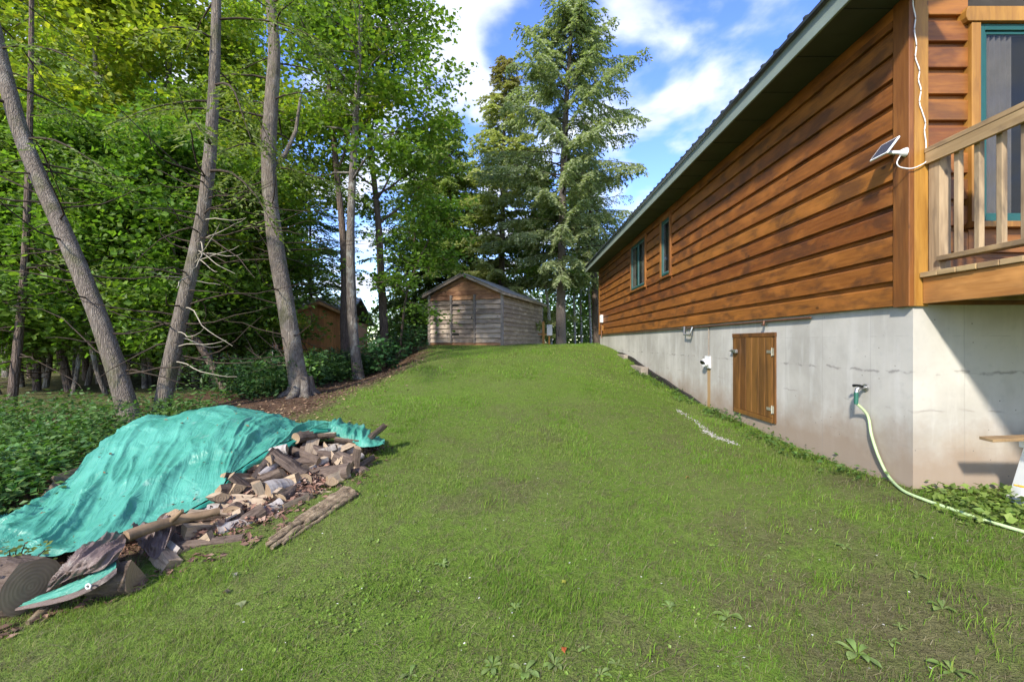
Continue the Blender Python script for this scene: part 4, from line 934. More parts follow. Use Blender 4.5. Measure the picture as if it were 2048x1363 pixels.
# far woods: one leafy mass with many stems
r = R(81); lv = MB(); N = 0; cen = []
for i in range(1700):
    Y = r.uniform(27, 46); px = r.uniform(-250, 1330); X = (px-CX)/F*Y
    top = np.interp(px, [-300,300,600,900,1050,1330], [5,4.5,4.5,6,6,5])*r.uniform(.6, 1)
    if -21 < X < -10 and Y < 36: continue
    cen.append((X, Y, float(gz(X, Y))+top*r.random()**1.2))
for i in range(260):
    Y = r.uniform(17, 27); px = r.uniform(-250, 380); X = (px-CX)/F*Y; cen.append((X, Y, float(gz(X, Y))+3.6*r.random()))
cen = np.array(cen); k = 60; c = np.repeat(cen, k, 0)+r.normal(0, 1, (len(cen)*k, 3))*np.array([.95,.95,.6]); N = len(c)
L = .26*(.7+.6*r.random(N)); lv.leaves(c, unit(r.normal(0, 1, (N, 3))), unit(np.array([0,-.3,1.])+r.normal(0, .6, (N, 3))), L, L*.7, tints(N, MAPLE+HEM+YOUNG, r))
tag(lv.build('far_woods', M['leaf']), 'hazy green mass of far woods beyond the shed and cabins', 'woods', kind='stuff')

# ------------------------------------------------------------------ wood pile
def interp_depth(pts):
    A = np.array(pts, float)
    def f(px, py):
        w = 1/((A[:, 0]-px)**2+(A[:, 1]-py)**2+60.0)**1.2; return float((w*A[:, 2]).sum()/w.sum())
    return f
def gdepth(px, py): return ray_ground(px, py).y
TARP_FRONT = [(-60,1128,2.72),(60,1120,2.74),(140,1108,2.80),(235,1066,2.95),(330,1040,3.12),(430,988,3.38),(472,942,3.62),(525,905,3.88),(585,876,4.15),(632,858,4.35),(655,858,4.42)]
CREST = [(-80,1052,3.25),(40,1036,3.32),(120,980,3.55),(195,908,3.80),(270,848,4.05),(345,824,4.22),(440,812,4.40),(520,828,4.52),(585,848,4.60),(632,854,4.62),(660,857,4.60)]
base_px = [(0,1262),(90,1222),(180,1195),(260,1168),(340,1138),(420,1108),(500,1075),(560,1050),(620,1020),(680,985),(720,950),(750,918),(765,893)]
pile_depth = interp_depth(TARP_FRONT+[(x, y, gdepth(x, y)) for x, y in base_px]+[(650,880,4.4),(700,890,4.45),(600,930,4.0),(650,950,3.85),(540,1000,3.45)])
def pp(px, py, off=0): Y = pile_depth(px, py)+off; return np.array(P(px, py, Y))

# heap of bark scraps that fills the pile
b = MB(); nu, nv = 60, 26
fr = smooth_path([Vector(tuple(pp(x, y)))-Vector((0,0,.06)) for x, y in base_px], 6); bk = smooth_path([P(x, y+14, Y)-Vector((0,0,.02)) for x, y, Y in [(-60,1090,3.3)]+CREST[2:]+[(740,872,4.75)]], 6)
def resamp(a, n):
    s = np.concatenate([[0], np.cumsum(np.linalg.norm(np.diff(a, axis=0), axis=1))]); q = np.linspace(0, s[-1], n); return np.stack([np.interp(q, s, a[:, i]) for i in range(3)], 1)
fr = resamp(fr, nu); bk = resamp(bk, nu)
grid = fr[:, None]+(bk-fr)[:, None]*np.linspace(0, 1, nv)[None, :, None]
grid[..., 2] += .05*np.sin(np.linspace(0, 1, nv)*math.pi)[None]*0-.07*np.linspace(0,1,nv)[None]+.05*(fbm(grid[..., 0]*6, grid[..., 1]*6, 4)-.5)
bk2 = bk+np.array([-.35,.75,0]); bk2[:, 2] = gz(bk2[:, 0], bk2[:, 1])-.1
grid = np.concatenate([grid, bk2[:, None]], 1); nv += 1
i = (np.arange(nu-1)[:, None]*nv+np.arange(nv-1)[None]).ravel()
b.add(grid.reshape(-1, 3), np.stack([i, i+1, i+nv+1, i+nv], 1), 0, (.085,.052,.036))
# scraps of bark and dead leaves strewn over it
r = R(91); n = 9500; u = r.random(n)*(nu-1.01); v = r.random(n)**1.3*(nv-2.01)*.8
iu = u.astype(int); iv = v.astype(int); fu = (u-iu)[:, None]; fv = (v-iv)[:, None]
c = grid[iu, iv]*(1-fu)*(1-fv)+grid[iu+1, iv]*fu*(1-fv)+grid[iu, iv+1]*(1-fu)*fv+grid[iu+1, iv+1]*fu*fv
c = c+r.normal(0, .02, (n, 3))*np.array([1,1,.3])+np.array([0,0,.03]); L = r.uniform(.02, .075, n)
b.leaves(c, unit(r.normal(0, 1, (n, 3))*np.array([1,1,.3])), unit(np.array([0,0,1.])+r.normal(0, .5, (n, 3))), L, L*r.uniform(.25, .8, n), tints(n, [(.15,.075,.05),(.24,.14,.10),(.10,.055,.04),(.30,.21,.16)], r, .25), .1)
g_ = [ray_ground(x+r.normal()*16, y+abs(r.normal())*9, .012) for x, y in base_px for _ in range(26)]; n = len(g_); L = r.uniform(.02, .07, n)
b.leaves(np.array([tuple(p) for p in g_]), unit(r.normal(0, 1, (n, 3))*np.array([1,1,.2])), unit(np.array([0,0,1.])+r.normal(0, .4, (n, 3))), L, L*.5, tints(n, [(.15,.085,.06),(.22,.14,.10),(.09,.055,.04)], r, .25), .1)
tag(b.build('bark_litter', M['litter']), 'red brown bark scraps and dead leaves under the firewood', 'litter', kind='stuff')

# logs
def logmats():
    t = MT('split_wood'); v = t.pos((18,18,1.6), kind='Object', rnd=True); n = t.noise(v, 2.4, 6, .65, .4)
    col = t.mix(t.ramp(n, (.3,0), (.72,1)), (.26,.18,.105), (.50,.385,.25))
    col = t.mix(t.math('MULTIPLY', t.rand(), .45), col, (.30,.26,.215)); st = t.ramp(t.noise(v, 5.0, 3), (.55,0), (.64,1)); col = t.mix(t.math('MULTIPLY', st, .5), col, (.11,.08,.055))
    t.bump(n, .6, .01); M['split'] = t.done(col, .85, .15)
    t = MT('cut_end'); v = t.pos((1,1,1), kind='Object'); w = t.N('ShaderNodeTexWave', wave_type='RINGS', rings_direction='Z'); t.L(v, w.inputs['Vector']); w.inputs['Scale'].default_value = 16; w.inputs['Distortion'].default_value = 3; w.inputs['Detail'].default_value = 3
    col = t.mix(w.outputs['Fac'], (.27,.195,.12), (.31,.225,.14)); col = t.mix(t.ramp(t.noise(v, 6, 4), (.45,0), (.7,1)), col, (.20,.14,.09)); t.bump(w.outputs['Fac'], .3, .004); M['end'] = t.done(col, .9, .1)
    t = MT('log_bark'); v = t.pos((14,14,3), kind='Object', rnd=True); n = t.noise(v, 2.0, 6, .65, .6); col = t.mix(t.ramp(n, (.32,0), (.7,1)), (.05,.036,.028), (.17,.128,.10))
    t.bump(n, .9, .02); M['logbark'] = t.done(col, .9, .12)
    t = MT('birch_log_bark'); v = t.pos((3,3,16), kind='Object', rnd=True); n = t.noise(v, 2.2, 5, .6); col = t.mix(t.ramp(n, (.48,0), (.70,1)), (.33,.30,.27), (.15,.12,.10)); t.bump(n, .4, .01); M['birchlog'] = t.done(col, .75, .2)
logmats()
def log(p, q, rad, kind, r, roll=None, bmat='logbark', sector=None):
    """a split or round log from p to q; local z is its length"""
    p = np.array(p, float); q = np.array(q, float); L = np.linalg.norm(q-p); m = MB()
    sec = sector or {'round': 6.283, 'half': 3.14, 'quarter': 1.75, 'slab': 2.3}[kind]
    na = max(4, int(sec/6.283*16)); a = np.linspace(-sec/2, sec/2, na+1) if kind != 'round' else np.linspace(0, 6.283, 17)[:-1]
    ns = 7; rings = []
    ctr = np.array([rad*.62 if kind in ('quarter', 'slab') else 0, 0])
    seed = int(r.integers(1000))
    for s in range(ns):
        z = L*s/(ns-1); k = 1+.05*math.sin(s*1.7+seed); pr = [(rad*k*(1+.10*(vnoise(x*2+seed, s*.7, 3)-.5)*2)*math.cos(x)-ctr[0], rad*k*math.sin(x)-ctr[1]) for x in a]
        if kind != 'round': pr.append((-ctr[0]+.02*rad*math.sin(s*2.1+seed), .07*rad*math.cos(s*1.3+seed)))
        rings.append([(x, y, z+(.012*math.sin(9*x+seed) if s in (0, ns-1) else 0)) for x, y in pr])
    n = len(rings[0]); v = np.array(rings).reshape(-1, 3); bs = []; ss = []
    for s in range(ns-1):
        for j in range(n):
            f = (s*n+j, s*n+(j+1) % n, (s+1)*n+(j+1) % n, (s+1)*n+j)
            (bs if (kind == 'round' or j < na) else ss).append(f)
    m.add(v, bs+ss, np.array([0]*len(bs)+[1]*len(ss)))
    m.add(v[:n], [tuple(range(n-1, -1, -1))], 2); m.add(v[-n:], [tuple(range(n))], 2)
    o = m.build('firewood_log', [M[bmat], M['split'], M['end']])
    zax = Vector((q-p)/L); qt = zax.to_track_quat('Z', 'X'); o.matrix_world = Matrix.Translation(Vector(p)) @ qt.to_matrix().to_4x4() @ Matrix.Rotation(r.uniform(0, 6.28) if roll is None else roll, 4, 'Z')
    return o
GR = 'firewood logs in the pile'
r = R(95)
named = [ # (x1,y1),(x2,y2), radius, kind, bark, label
 ((540,915),(602,962),.085,'half','logbark','pale split log lying diagonally in the middle of the pile'),
 ((508,965),(550,905),.075,'quarter','logbark','brown split log upright beside the diagonal pale one'),
 ((515,958),(548,930),.045,'round','birchlog','small round log with silvery bark under the tarp edge'),
 ((592,945),(648,912),.075,'half','birchlog','birch log with peeling bark right of the diagonal log'),
 ((655,968),(690,950),.085,'slab','logbark','pale flat split log at the right front of the pile'),
 ((650,890),(682,930),.045,'quarter','logbark','thin whitish split stick slanting at the right of the pile'),
 ((676,915),(712,930),.065,'half','logbark','short log with brown cut end at the right corner of the pile'),
 ((672,905),(712,885),.05,'quarter','logbark','small pale split block near the small tarp corner'),
 ((682,928),(722,912),.03,'round','birchlog','thin white birch stick pointing at the lawn'),
 ((528,985),(590,972),.075,'round','birchlog','knotty birch log with flaking bark in the pile front'),
 ((600,985),(668,990),.05,'quarter','logbark','long narrow split log at the pile front'),
 ((440,985),(475,980),.075,'quarter','logbark','split log with brown cut end below the tarp hem'),
 ((440,1012),(535,1012),.08,'slab','logbark','broad pale split log with flat top at the pile front'),
 ((378,1035),(470,1035),.085,'quarter','logbark','wide split log with dark cut end beside the long branch'),
 ((352,1055),(448,1050),.07,'quarter','logbark','split log lying below the wide one by the branch'),
 ((515,1035),(566,1006),.045,'round','birchlog','small white birch round near the rotten timber'),
 ((570,1018),(600,1005),.04,'half','logbark','stubby orange brown log end near the birch round'),
 ((340,1080),(372,1105),.06,'half','birchlog','dark mottled log leaning below the brown tarp fold'),
 ((318,1105),(345,1132),.065,'quarter','logbark','upright split block with pale face at the pile foot'),
 ((370,1075),(430,1062),.045,'half','birchlog','pinkish white bark strip log low in the pile'),
 ((592,876),(624,870),.045,'round','logbark','short round log end under the tarp peak edge'),
 ((622,905),(628,868),.05,'half','logbark','upright pale split log at the top of the pile'),
 ((632,872),(672,870),.05,'quarter','logbark','dark split log tucked under the right end of the tarp'),
 ((672,880),(720,885),.045,'slab','logbark','dark flat slab log below the small tarp corner'),
 ((735,872),(752,858),.05,'half','logbark','reddish log end poking out past the small tarp corner'),
 ((560,1000),(600,970),.05,'round','logbark','dark round log in the shaded hollow of the pile'),
]
for (a1, a2, rad, kind, bm2, lab) in named:
    p = pp(*a1, -.0); q = pp(*a2, -.0)
    if np.linalg.norm(q-p) < .19: q = p+(q-p)/np.linalg.norm(q-p)*.20
    tag(log(p, q, rad*1.2, kind, r, None, bm2), lab, 'log', GR)
# others filling the heap
for i in range(58):
    t_ = r.random(); x = 330+400*t_; ylo = np.interp(x, [q[0] for q in base_px], [q[1] for q in base_px]); yhi = np.interp(x, [q[0] for q in TARP_FRONT]+[700,765], [q[1] for q in TARP_FRONT]+[870,885])
    y = yhi+(ylo-yhi)*r.uniform(.02 if x < 600 else .25, .82); p = pp(x, y, .05); d = unit(r.normal(0, 1, 3)*np.array([1,.8,.35])); L = r.uniform(.28, .44)
    rad_ = r.uniform(.045, .085)
    tag(log(p-d*L/2, p+d*L/2, rad_, ['quarter','slab','quarter','half','slab','quarter','round'][i % 7], r, None, 'birchlog' if i % 9 == 0 else 'logbark'), ('thick ' if rad_ > .07 else 'slender ' if rad_ < .056 else 'weathered ')+['wedge','flat slab','wedge','half round','flat slab','wedge','round'][i % 7]+(' birch' if i % 9 == 0 else '')+' log '+('lying crosswise ' if abs(d[0]) > .75 else 'pointing outward ' if abs(d[1]) > .75 else 'tilted ')+('high' if (y-yhi)/(ylo-yhi) < .25 else 'midway' if (y-yhi)/(ylo-yhi) < .55 else 'low')+' in the '+('left' if x < 460 else 'middle' if x < 600 else 'right')+' part of the pile', 'log', GR)
# big rounds at the lower left
o = log(P(-75,1172,2.52), P(62,1172,2.44), .155, 'round', r, 0.3, 'logbark'); o.name = 'log_round'; tag(o, 'large bark covered round log at the lower left under the tarp', 'log')
o = log(P(205,1150,2.58), P(285,1140,2.62), .125, 'half', r, 2.2, 'logbark'); o.name = 'log_round'; tag(o, 'thick split log beneath the folded brown tarp flap', 'log')
b = MB(); b.tube(smooth_path([P(252,1072,2.70), P(300,1055,2.82), P(350,1040,2.95), P(400,1030,3.05), P(440,1021,3.12)], 4), np.linspace(.04, .026, 17), 8, lump=.15, seed=4); b.tube([P(340,1043,2.92), P(365,1020,2.9)], [.022,.012], 6)
tag(b.build('fallen_branch', M['branch'], None, True), 'long bare branch lying across the brown tarp fold', 'branch')
# rotten timber along the front edge
b = MB(); a_ = np.array(ray_ground(548,1092)); c_ = np.array(ray_ground(700,990)); pts = a_+(c_-a_)*np.linspace(-.05, 1, 16)[:, None]; pts[:, 2] = gz(pts[:, 0], pts[:, 1])+.025
for off, hh, rr_ in ((-.05,0,.05),(-.015,.012,.045),(.03,-.002,.045),(.06,-.012,.03)):
    s_ = unit(np.cross(c_-a_, [0,0,1.])); q = pts+s_*off+np.array([0,0,hh])+R(int(off*1000+99)).normal(0, .006, (16, 3)); k0 = int(abs(off)*25); b.tube(q[k0:], np.linspace(rr_*.5, rr_, 16-k0)*np.linspace(.7, .95, 16-k0), 7, lump=.35, seed=int(off*900)+77)
t = MT('rotten_wood'); v = t.pos((9,9,26)); n = t.noise(v, 1.7, 6, .7, .8); col = t.mix(t.ramp(n, (.32,0), (.68,1)), (.10,.07,.045), (.36,.28,.18)); t.bump(n, 1.0, .03); M['rotten'] = t.done(col, .9, .1)
tag(b.build('rotten_timber', M['rotten'], None, True), 'long rotten timber edging the wood pile on the grass', 'timber')
# strips on the ground lower left
b = MB(); q = [ray_ground(x, y, .015) for x, y in ((55,1252),(90,1225),(120,1205))]; b.tube(q, [.012,.03,.022], 7, lump=.3, seed=5); tag(b.build('wood_strip', M['rotten'], None, True), 'orange strip of split wood on the ground at lower left', 'wood strip')
# wooden trestle behind the tarp on the left
tr_ = thing('wood_trestle', tuple(P(110,1010,3.75))); tag(tr_, 'grey wooden trestle frame standing behind the tarp at left', 'trestle'); iv_ = Matrix.Translation(-Vector(tr_.location))
def trp(name, p, q, w, h):
    m = MB(); m.obox(p, q, w, h, (0,1,0)); o = m.build(name, M['trestle'], tr_, bevel=.004); o.matrix_parent_inverse = iv_
trp('top_rail', P(108,962,3.72), P(215,925,4.1), .09, .05)
trp('leg', P(120,966,3.74), P(58,1040,3.62), .07, .07); trp('leg', P(140,962,3.85), P(92,1035,3.75), .07, .07); trp('leg', P(205,935,4.05), P(190,985,4.1), .07, .07)

# ------------------------------------------------------------------ tarp
def tarpmat(name, a, b_, back):
    t = MT(name); v = t.pos(); n = t.noise(v, 3.5, 5, .6, .3); f = t.noise(v, 17, 4, .6)
    col = t.mix(t.ramp(n, (.3,0), (.7,1)), a, b_); dirt = t.ramp(t.noise(t.pos((1,1,1), (4,2,1)), 5.5, 6, .7), (.60,0), (.72,1)); col = t.mix(t.math('MULTIPLY', dirt, .28), col, (.40,.46,.42))
    gm = t.N('ShaderNodeNewGeometry'); col = t.mix(gm.outputs['Backfacing'], col, back)
    cre = t.N('ShaderNodeTexVoronoi', feature='DISTANCE_TO_EDGE'); cre.inputs['Scale'].default_value = 6; t.L(t.mix(.25, v, t.N('ShaderNodeTexNoise').outputs['Color']), cre.inputs['Vector'])
    at_ = t.N('ShaderNodeMapping'); t.L(t.attr('tint'), at_.inputs[0]); at_.inputs['Scale'].default_value = (30, 3.5, 1); c1 = t.noise(at_.outputs[0], 1.0, 3, .5, .6)
    at2 = t.N('ShaderNodeMapping'); t.L(t.attr('tint'), at2.inputs[0]); at2.inputs['Scale'].default_value = (14, 14, 1); at2.inputs['Rotation'].default_value = (0, 0, .9); c2 = t.noise(at2.outputs[0], 1.0, 4, .6, 1.0)
    rid = t.math('ADD', t.ramp(c1, (.40,0), (.5,1), (.60,0)), t.math('MULTIPLY', t.ramp(c2, (.42,0), (.5,1), (.58,0)), .7)); f = t.math('ADD', f, t.math('MULTIPLY', rid, 1.1))
    t.bump(t.math('ADD', t.math('MULTIPLY', t.ramp(cre.outputs['Distance'], (0,0), (.10,1)), .5), t.math('MULTIPLY', f, .6)), .30, .02)
    return t.done(col, .42, .42)
M['tarp'] = tarpmat('green_tarp', (.032,.185,.128), (.07,.285,.21), (.10,.066,.055)); M['tarp_brown'] = tarpmat('brown_tarp_side', (.085,.058,.048), (.16,.115,.10), (.02,.22,.16))
tarp = thing('green_tarp', tuple(P(300,1100,3.4))); tag(tarp, 'wrinkled green tarp with brown underside thrown over the firewood', 'tarp'); itp = Matrix.Translation(-Vector(tarp.location))
def sheet(name, rows, mat, nu, nv, wr=1.0, seed=0, par=tarp, thick=.004, droopback=None, shear=.5, smooth=True):
    """loft rows of 3D points (front to back) into a wrinkled sheet"""
    rs = [resamp(smooth_path(r_, 6), nu) for r_ in rows]; A = np.array(rs)                     # rows, nu, 3
    vv = np.linspace(0, len(rs)-1, nv); Gd = np.zeros((nu, nv, 3))
    sp_ = [smooth_path([Vector(tuple(A[k, i])) for k in range(len(rs))], 8) for i in range(nu)]
    for i in range(nu): 
        q = sp_[i]; Gd[i] = np.stack([np.interp(vv*8, np.arange(len(q)), q[:, j]) for j in range(3)], 1)
    du = np.gradient(Gd, axis=0); dv = np.gradient(Gd, axis=1); nrm = np.cross(du, dv); nrm /= np.linalg.norm(nrm, axis=2)[..., None]+1e-9
    nrm *= np.sign(nrm[..., 2:3]+1e-6)
    U = np.arange(nu)[:, None]/nu; V = np.arange(nv)[None]/nv; s = U-shear*V
    def ridge(x, y, sd, p): return np.clip(1-np.abs(fbm(x, y, sd, 2)-.375)*4.5, 0, 1)**p
    wob = .05*fbm(U*5, V*5, 40+seed, 3)
    fold = ridge((s+wob)*8+seed, V*1.6+U*.5, 50+seed, 3.4)
    fold2 = ridge((s+wob)*20+seed, V*3.0+U, 60+seed, 2.8)
    cross = ridge(U*10+V*7, V*9-U*6, 70+seed, 1.8); crum = fbm(U*30, V*22, 75+seed, 3)-.45; bil = fbm(U*4+seed, V*3, 77+seed, 2)-.37
    disp = (.09*fold+.028*fold2+.018*cross+.012*crum+.09*bil-.035)*wr
    SV = np.stack([s+wob, V+0*U, 0*s], -1)
    disp = disp*np.clip(np.minimum(V*6+.3, 1), 0, 1)
    Gd = Gd+nrm*disp[..., None]
    m = MB(); i = (np.arange(nu-1)[:, None]*nv+np.arange(nv-1)[None]).ravel(); m.add(Gd.reshape(-1, 3), np.stack([i, i+nv, i+nv+1, i+1], 1), 0, SV.reshape(-1, 3))
    o = m.build(name, mat, par, smooth); o.matrix_parent_inverse = itp
    return o, Gd
def lerp_rows(a, b_, t, lift): return [P(x1+(x2-x1)*t, y1+(y2-y1)*t-lift, Y1+(Y2-Y1)*t) for (x1, y1, Y1), (x2, y2, Y2) in zip(a, b_)]
back = []
for x, y, Y in CREST:
    q = P(x, y, Y); k_ = min(1.0, max(.05, (q.z-float(gz(q.x, q.y))-.05)/.42)); e = Vector((q.x-.30*k_, q.y+.62*k_, 0)); e.z = min(float(gz(e.x, e.y))+.02, q.z-.03); back.append(e)
mid = [(P(x, y, Y)*.55+e*.45)+Vector((0,0,.16*(e.y-Y))) for (x, y, Y), e in zip(CREST, back)]
rows = [[P(*q) for q in TARP_FRONT], lerp_rows(TARP_FRONT, CREST, .33, 7), lerp_rows(TARP_FRONT, CREST, .68, 9), [P(*q) for q in CREST], mid, back]
main, Gm = sheet('tarp_sheet', rows, M['tarp'], 300, 150, 1.0, 1)
# brown hem turned under along the front edge
hem = [[Vector(tuple(Gm[i, 0]))+Vector((.012,-.012,-.004)) for i in range(90, 300, 8)], [Vector(tuple(Gm[i, 0]))+Vector((.03,-.03+.02*math.sin(i*.3),-.035-.015*math.sin(i*.21))) for i in range(90, 300, 8)], [Vector(tuple(Gm[i, 0]))+Vector((.01,.04,-.075)) for i in range(90, 300, 8)]]
sheet('turned_hem', hem, M['tarp_brown'], 90, 10, .25, 3)
def fl(*rws): return [[P(*q) for q in rw] for rw in rws]
sheet('folded_flap', fl([(92,1182,2.40),(150,1152,2.42),(200,1140,2.44),(236,1116,2.50)], [(100,1165,2.40),(145,1128,2.42),(200,1112,2.46),(245,1096,2.53)], [(125,1135,2.46),(165,1098,2.52),(205,1085,2.58),(252,1078,2.62)], [(140,1112,2.70),(178,1086,2.72),(212,1070,2.76),(246,1064,2.80)]), M['tarp_brown'], 60, 40, .28, 5, shear=.6)
sheet('corner_strip', fl([(28,1217,2.36),(90,1205,2.36),(150,1188,2.38),(200,1163,2.42),(232,1140,2.47)], [(45,1208,2.37),(100,1188,2.38),(150,1172,2.40),(200,1148,2.44),(233,1126,2.50)], [(75,1190,2.42),(110,1178,2.43),(160,1158,2.45),(205,1138,2.48),(234,1118,2.55)]), M['tarp'], 60, 20, .10, 6)
sheet('corner_hem', fl([(26,1221,2.345),(92,1210,2.345),(152,1194,2.365),(202,1169,2.405),(233,1147,2.455)], [(36,1213,2.352),(97,1198,2.352),(152,1182,2.372),(201,1157,2.412),(234,1134,2.465)]), M['tarp_brown'], 50, 6, .05, 6)
sheet('hanging_fold', fl([(272,1080,2.78),(300,1112,2.78),(318,1112,2.80),(350,1062,2.92)], [(265,1062,2.84),(292,1075,2.84),(318,1075,2.86),(352,1050,2.95)], [(262,1052,2.92),(300,1045,2.98),(330,1038,3.02),(356,1034,3.06)]), M['tarp_brown'], 50, 30, .35, 8)
g0 = P(178,1171,2.375); m = MB(); a_ = np.linspace(0, 6.283, 21)
m.tube([g0+Vector((math.cos(x)*.013, -.004, math.sin(x)*.013)) for x in a_], .0045, 6, cap=False); o = m.build('grommet', M['white'], tarp, True); o.matrix_parent_inverse = itp
sheet('small_corner', [[P(*q) for q in ((640,868,4.42),(672,872,4.40),(700,880,4.36),(720,893,4.30),(742,893,4.30),(770,887,4.34))], [P(*q) for q in ((645,852,4.52),(676,856,4.50),(705,862,4.48),(728,872,4.44),(748,876,4.44),(768,884,4.44))], [P(*q) for q in ((650,846,4.66),(674,839,4.68),(705,849,4.68),(728,852,4.68),(742,866,4.66),(762,882,4.6))], [P(*q) for q in ((655,856,4.95),(680,856,4.98),(705,860,5.0),(725,864,5.0),(742,872,4.98),(760,880,4.9))]], M['tarp'], 60, 30, .45, 9, shear=.1)

# dead leaves and needles lying on the tarp
r = R(151); b = MB(); n = 90; iu = r.integers(20, 290, n); iv = r.integers(4, 88, n); c = Gm[iu, iv]+np.array([0,-.006,.012]); L = r.uniform(.012, .04, n)
b.leaves(c, unit(r.normal(0, 1, (n, 3))*np.array([1,1,.3])), unit(np.array([0,-.4,1.])+r.normal(0, .3, (n, 3))), L, L*r.uniform(.2, .7, n), tints(n, [(.12,.07,.04),(.20,.13,.06),(.08,.05,.03)], r, .2), .1)
tag(b.build('tarp_debris', M['litter']), 'small dead leaves scattered on top of the green tarp', 'leaves', kind='stuff')

# ------------------------------------------------------------------ grass
r = R(101)
def scatter(n, y0, y1, powr=1.0):
    Y = y0+(y1-y0)*r.random(n)**powr; lo = -1.30*Y-.6; hi = 1.22*Y+.8
    X = lo+(hi-lo)*r.random(n); return X, Y
def blades(b, X, Y, h, w, cols, lean=.55, curl=.5):
    n = len(X); Z = gz(X, Y); a = r.random(n)*6.283; ld = np.stack([np.cos(a), np.sin(a), 0*a], 1); k = np.abs(r.normal(0, lean, n))[:, None]
    h = h[:, None]; s = np.stack([-np.sin(a+.8), np.cos(a+.8), 0*a], 1)*w[:, None]/2; p = np.stack([X, Y, Z-.004], 1); up = np.array([0,0,1.])
    mdl = p+(up*.6+ld*k*.35)*h; tip = p+(up*(1-.25*np.minimum(k, 1.5))+ld*k*(.7+curl))*h
    v = np.stack([p-s, p+s, mdl+s*.75, mdl-s*.75, tip], 1).reshape(-1, 3); i = np.arange(n)[:, None]*5
    c = np.repeat(cols, 5, 0)
    b.add(v, i+np.array([0,1,2,3]), 0, c); nn_ = b.n-len(v)
    b.f.append((i+np.array([3,2,4]))+nn_); b.m.append(np.zeros(n, int))
GRASS = [(.115,.225,.02),(.15,.275,.028),(.09,.17,.018),(.20,.24,.055)]
DRY = [(.22,.19,.10),(.16,.15,.07)]
b = MB()
for n, y0, y1, hs0, ws0 in ((380000, 1.35, 4.2, .023, .0028), (260000, 4.0, 8.5, .026, .0042), (120000, 8.0, 18.5, .036, .0095)):
    X, Y = scatter(n, y0, y1, 1.0)
    if y0 > 3.5: X = lawn_left(Y)-1.2+(WX-lawn_left(Y)+1.2)*r.random(n)
    keep = (X < WX-.02) | (Y < Y0-.05)
    dens = lawn_mask(X, Y)*(1-.8*bare(X, Y)); tuft = sstep(.46, .60, fbm(X*1.5+9, Y*1.5, 71, 3)); fine = sstep(.40, .60, fbm(X*7, Y*7, 73, 2))
    dens = dens*(.25+.75*fine)*(.45+.55*tuft)
    keep &= r.random(n) < dens; X, Y, tuft = X[keep], Y[keep], tuft[keep]; n = len(X)
    ins = sstep(2.2, 3.2, X)
    h = hs0*(.5+r.random(n)*.9)*(1+.7*tuft+.6*ins); w = ws0*(.7+.6*r.random(n)); c = tints(n, GRASS, r, .15); dry = r.random(n) < .12; c[dry] = tints(int(dry.sum()), DRY, r)
    hue = fbm(X*.8, Y*.8, 88, 3)[:, None]; yl = sstep(.42, .62, fbm(X*.7+30, Y*.7, 91, 4))[:, None]*.45; c = (c*(1-yl)+yl*np.array([.18,.20,.06]))*(.85+.5*hue); blades(b, X, Y, h, w, c)
# flattened dead thatch between the blades
n = 60000; X, Y = scatter(n, 1.35, 6.5); k_ = (lawn_mask(X, Y) > .3) & ((X < WX-.02) | (Y < Y0-.05)); X, Y = X[k_], Y[k_]; n = len(X)
blades(b, X, Y, r.uniform(.02, .05, n), r.uniform(.0018, .0035, n), tints(n, [(.20,.165,.09),(.14,.12,.06),(.10,.085,.05),(.24,.21,.13)], r, .2), 2.6)
tag(b.build('lawn_grass', M['grass']), 'short patchy green grass over the whole lawn', 'grass', kind='stuff')
# longer tufts: along the wall, along the timber, scattered
b = MB(); X = []; Y = []
def tuft_at(px, py, n, sp):
    q = ray_ground(px, py); X.extend(q.x+r.normal(0, sp, n)); Y.extend(q.y+r.normal(0, sp, n))
for i in range(60):
    yy = r.uniform(3.5, 12); X.extend(WX-.06-abs(r.normal(0, .10, 26))); Y.extend(yy+r.normal(0, .12, 26))
for px, py in ((470,1140),(420,1150),(330,1165),(520,1110),(600,1065),(660,1020),(1085,1240),(1130,1240),(1660,1180),(1640,1170),(780,1190),(1560,1250),(1900,1180),(1780,1090),(1850,1090),(1300,1300),(1960,1250),(1970,1130),(1900,1100),(870,1290),(350,1190),(290,1215),(1700,1030),(1620,1000),(1560,1060),(1800,1020),(1480,1120),(980,1010),(900,980),(1040,960)): tuft_at(px, py, 80, .07)
for i in range(60): tuft_at(r.uniform(700, 2040), r.uniform(880, 1360), 24, .06)
X = np.array(X); Y = np.array(Y); ok = ((X < WX-.015) | (Y < Y0-.02)); X = X[ok]; Y = Y[ok]; n = len(X); blades(b, X, Y, r.uniform(.035, .085, n), r.uniform(.0025, .0045, n), tints(n, GRASS, r, .2), .8)
tag(b.build('grass_tufts', M['grass']), 'longer grass tufts along the wall and across the lawn', 'grass', kind='stuff')

# dead leaves and twigs on the bare bank and round the trunks
r = R(141); n = 6500; Y = r.uniform(4.6, 16, n); X = lawn_left(Y)-.9-r.normal(0, .55, n)+.5*(fbm(Y*2, Y, 5)-.5); b = MB(); L = r.uniform(.02, .07, n)
k_ = ~((X > -4.0) & (Y < 5.0)); X, Y, L = X[k_], Y[k_], L[k_]; n = len(X)
b.leaves(np.stack([X, Y, gz(X, Y)+.012], 1), unit(r.normal(0, 1, (n, 3))*np.array([1,1,.15])), unit(np.array([0,0,1.])+r.normal(0, .35, (n, 3))), L, L*r.uniform(.12, .7, n), tints(n, [(.20,.12,.075),(.13,.08,.05),(.28,.19,.12),(.16,.13,.07)], r, .25), .1)
tag(b.build('leaf_litter', M['litter']), 'brown dead leaves and twigs along the bare bank edge', 'litter', kind='stuff')

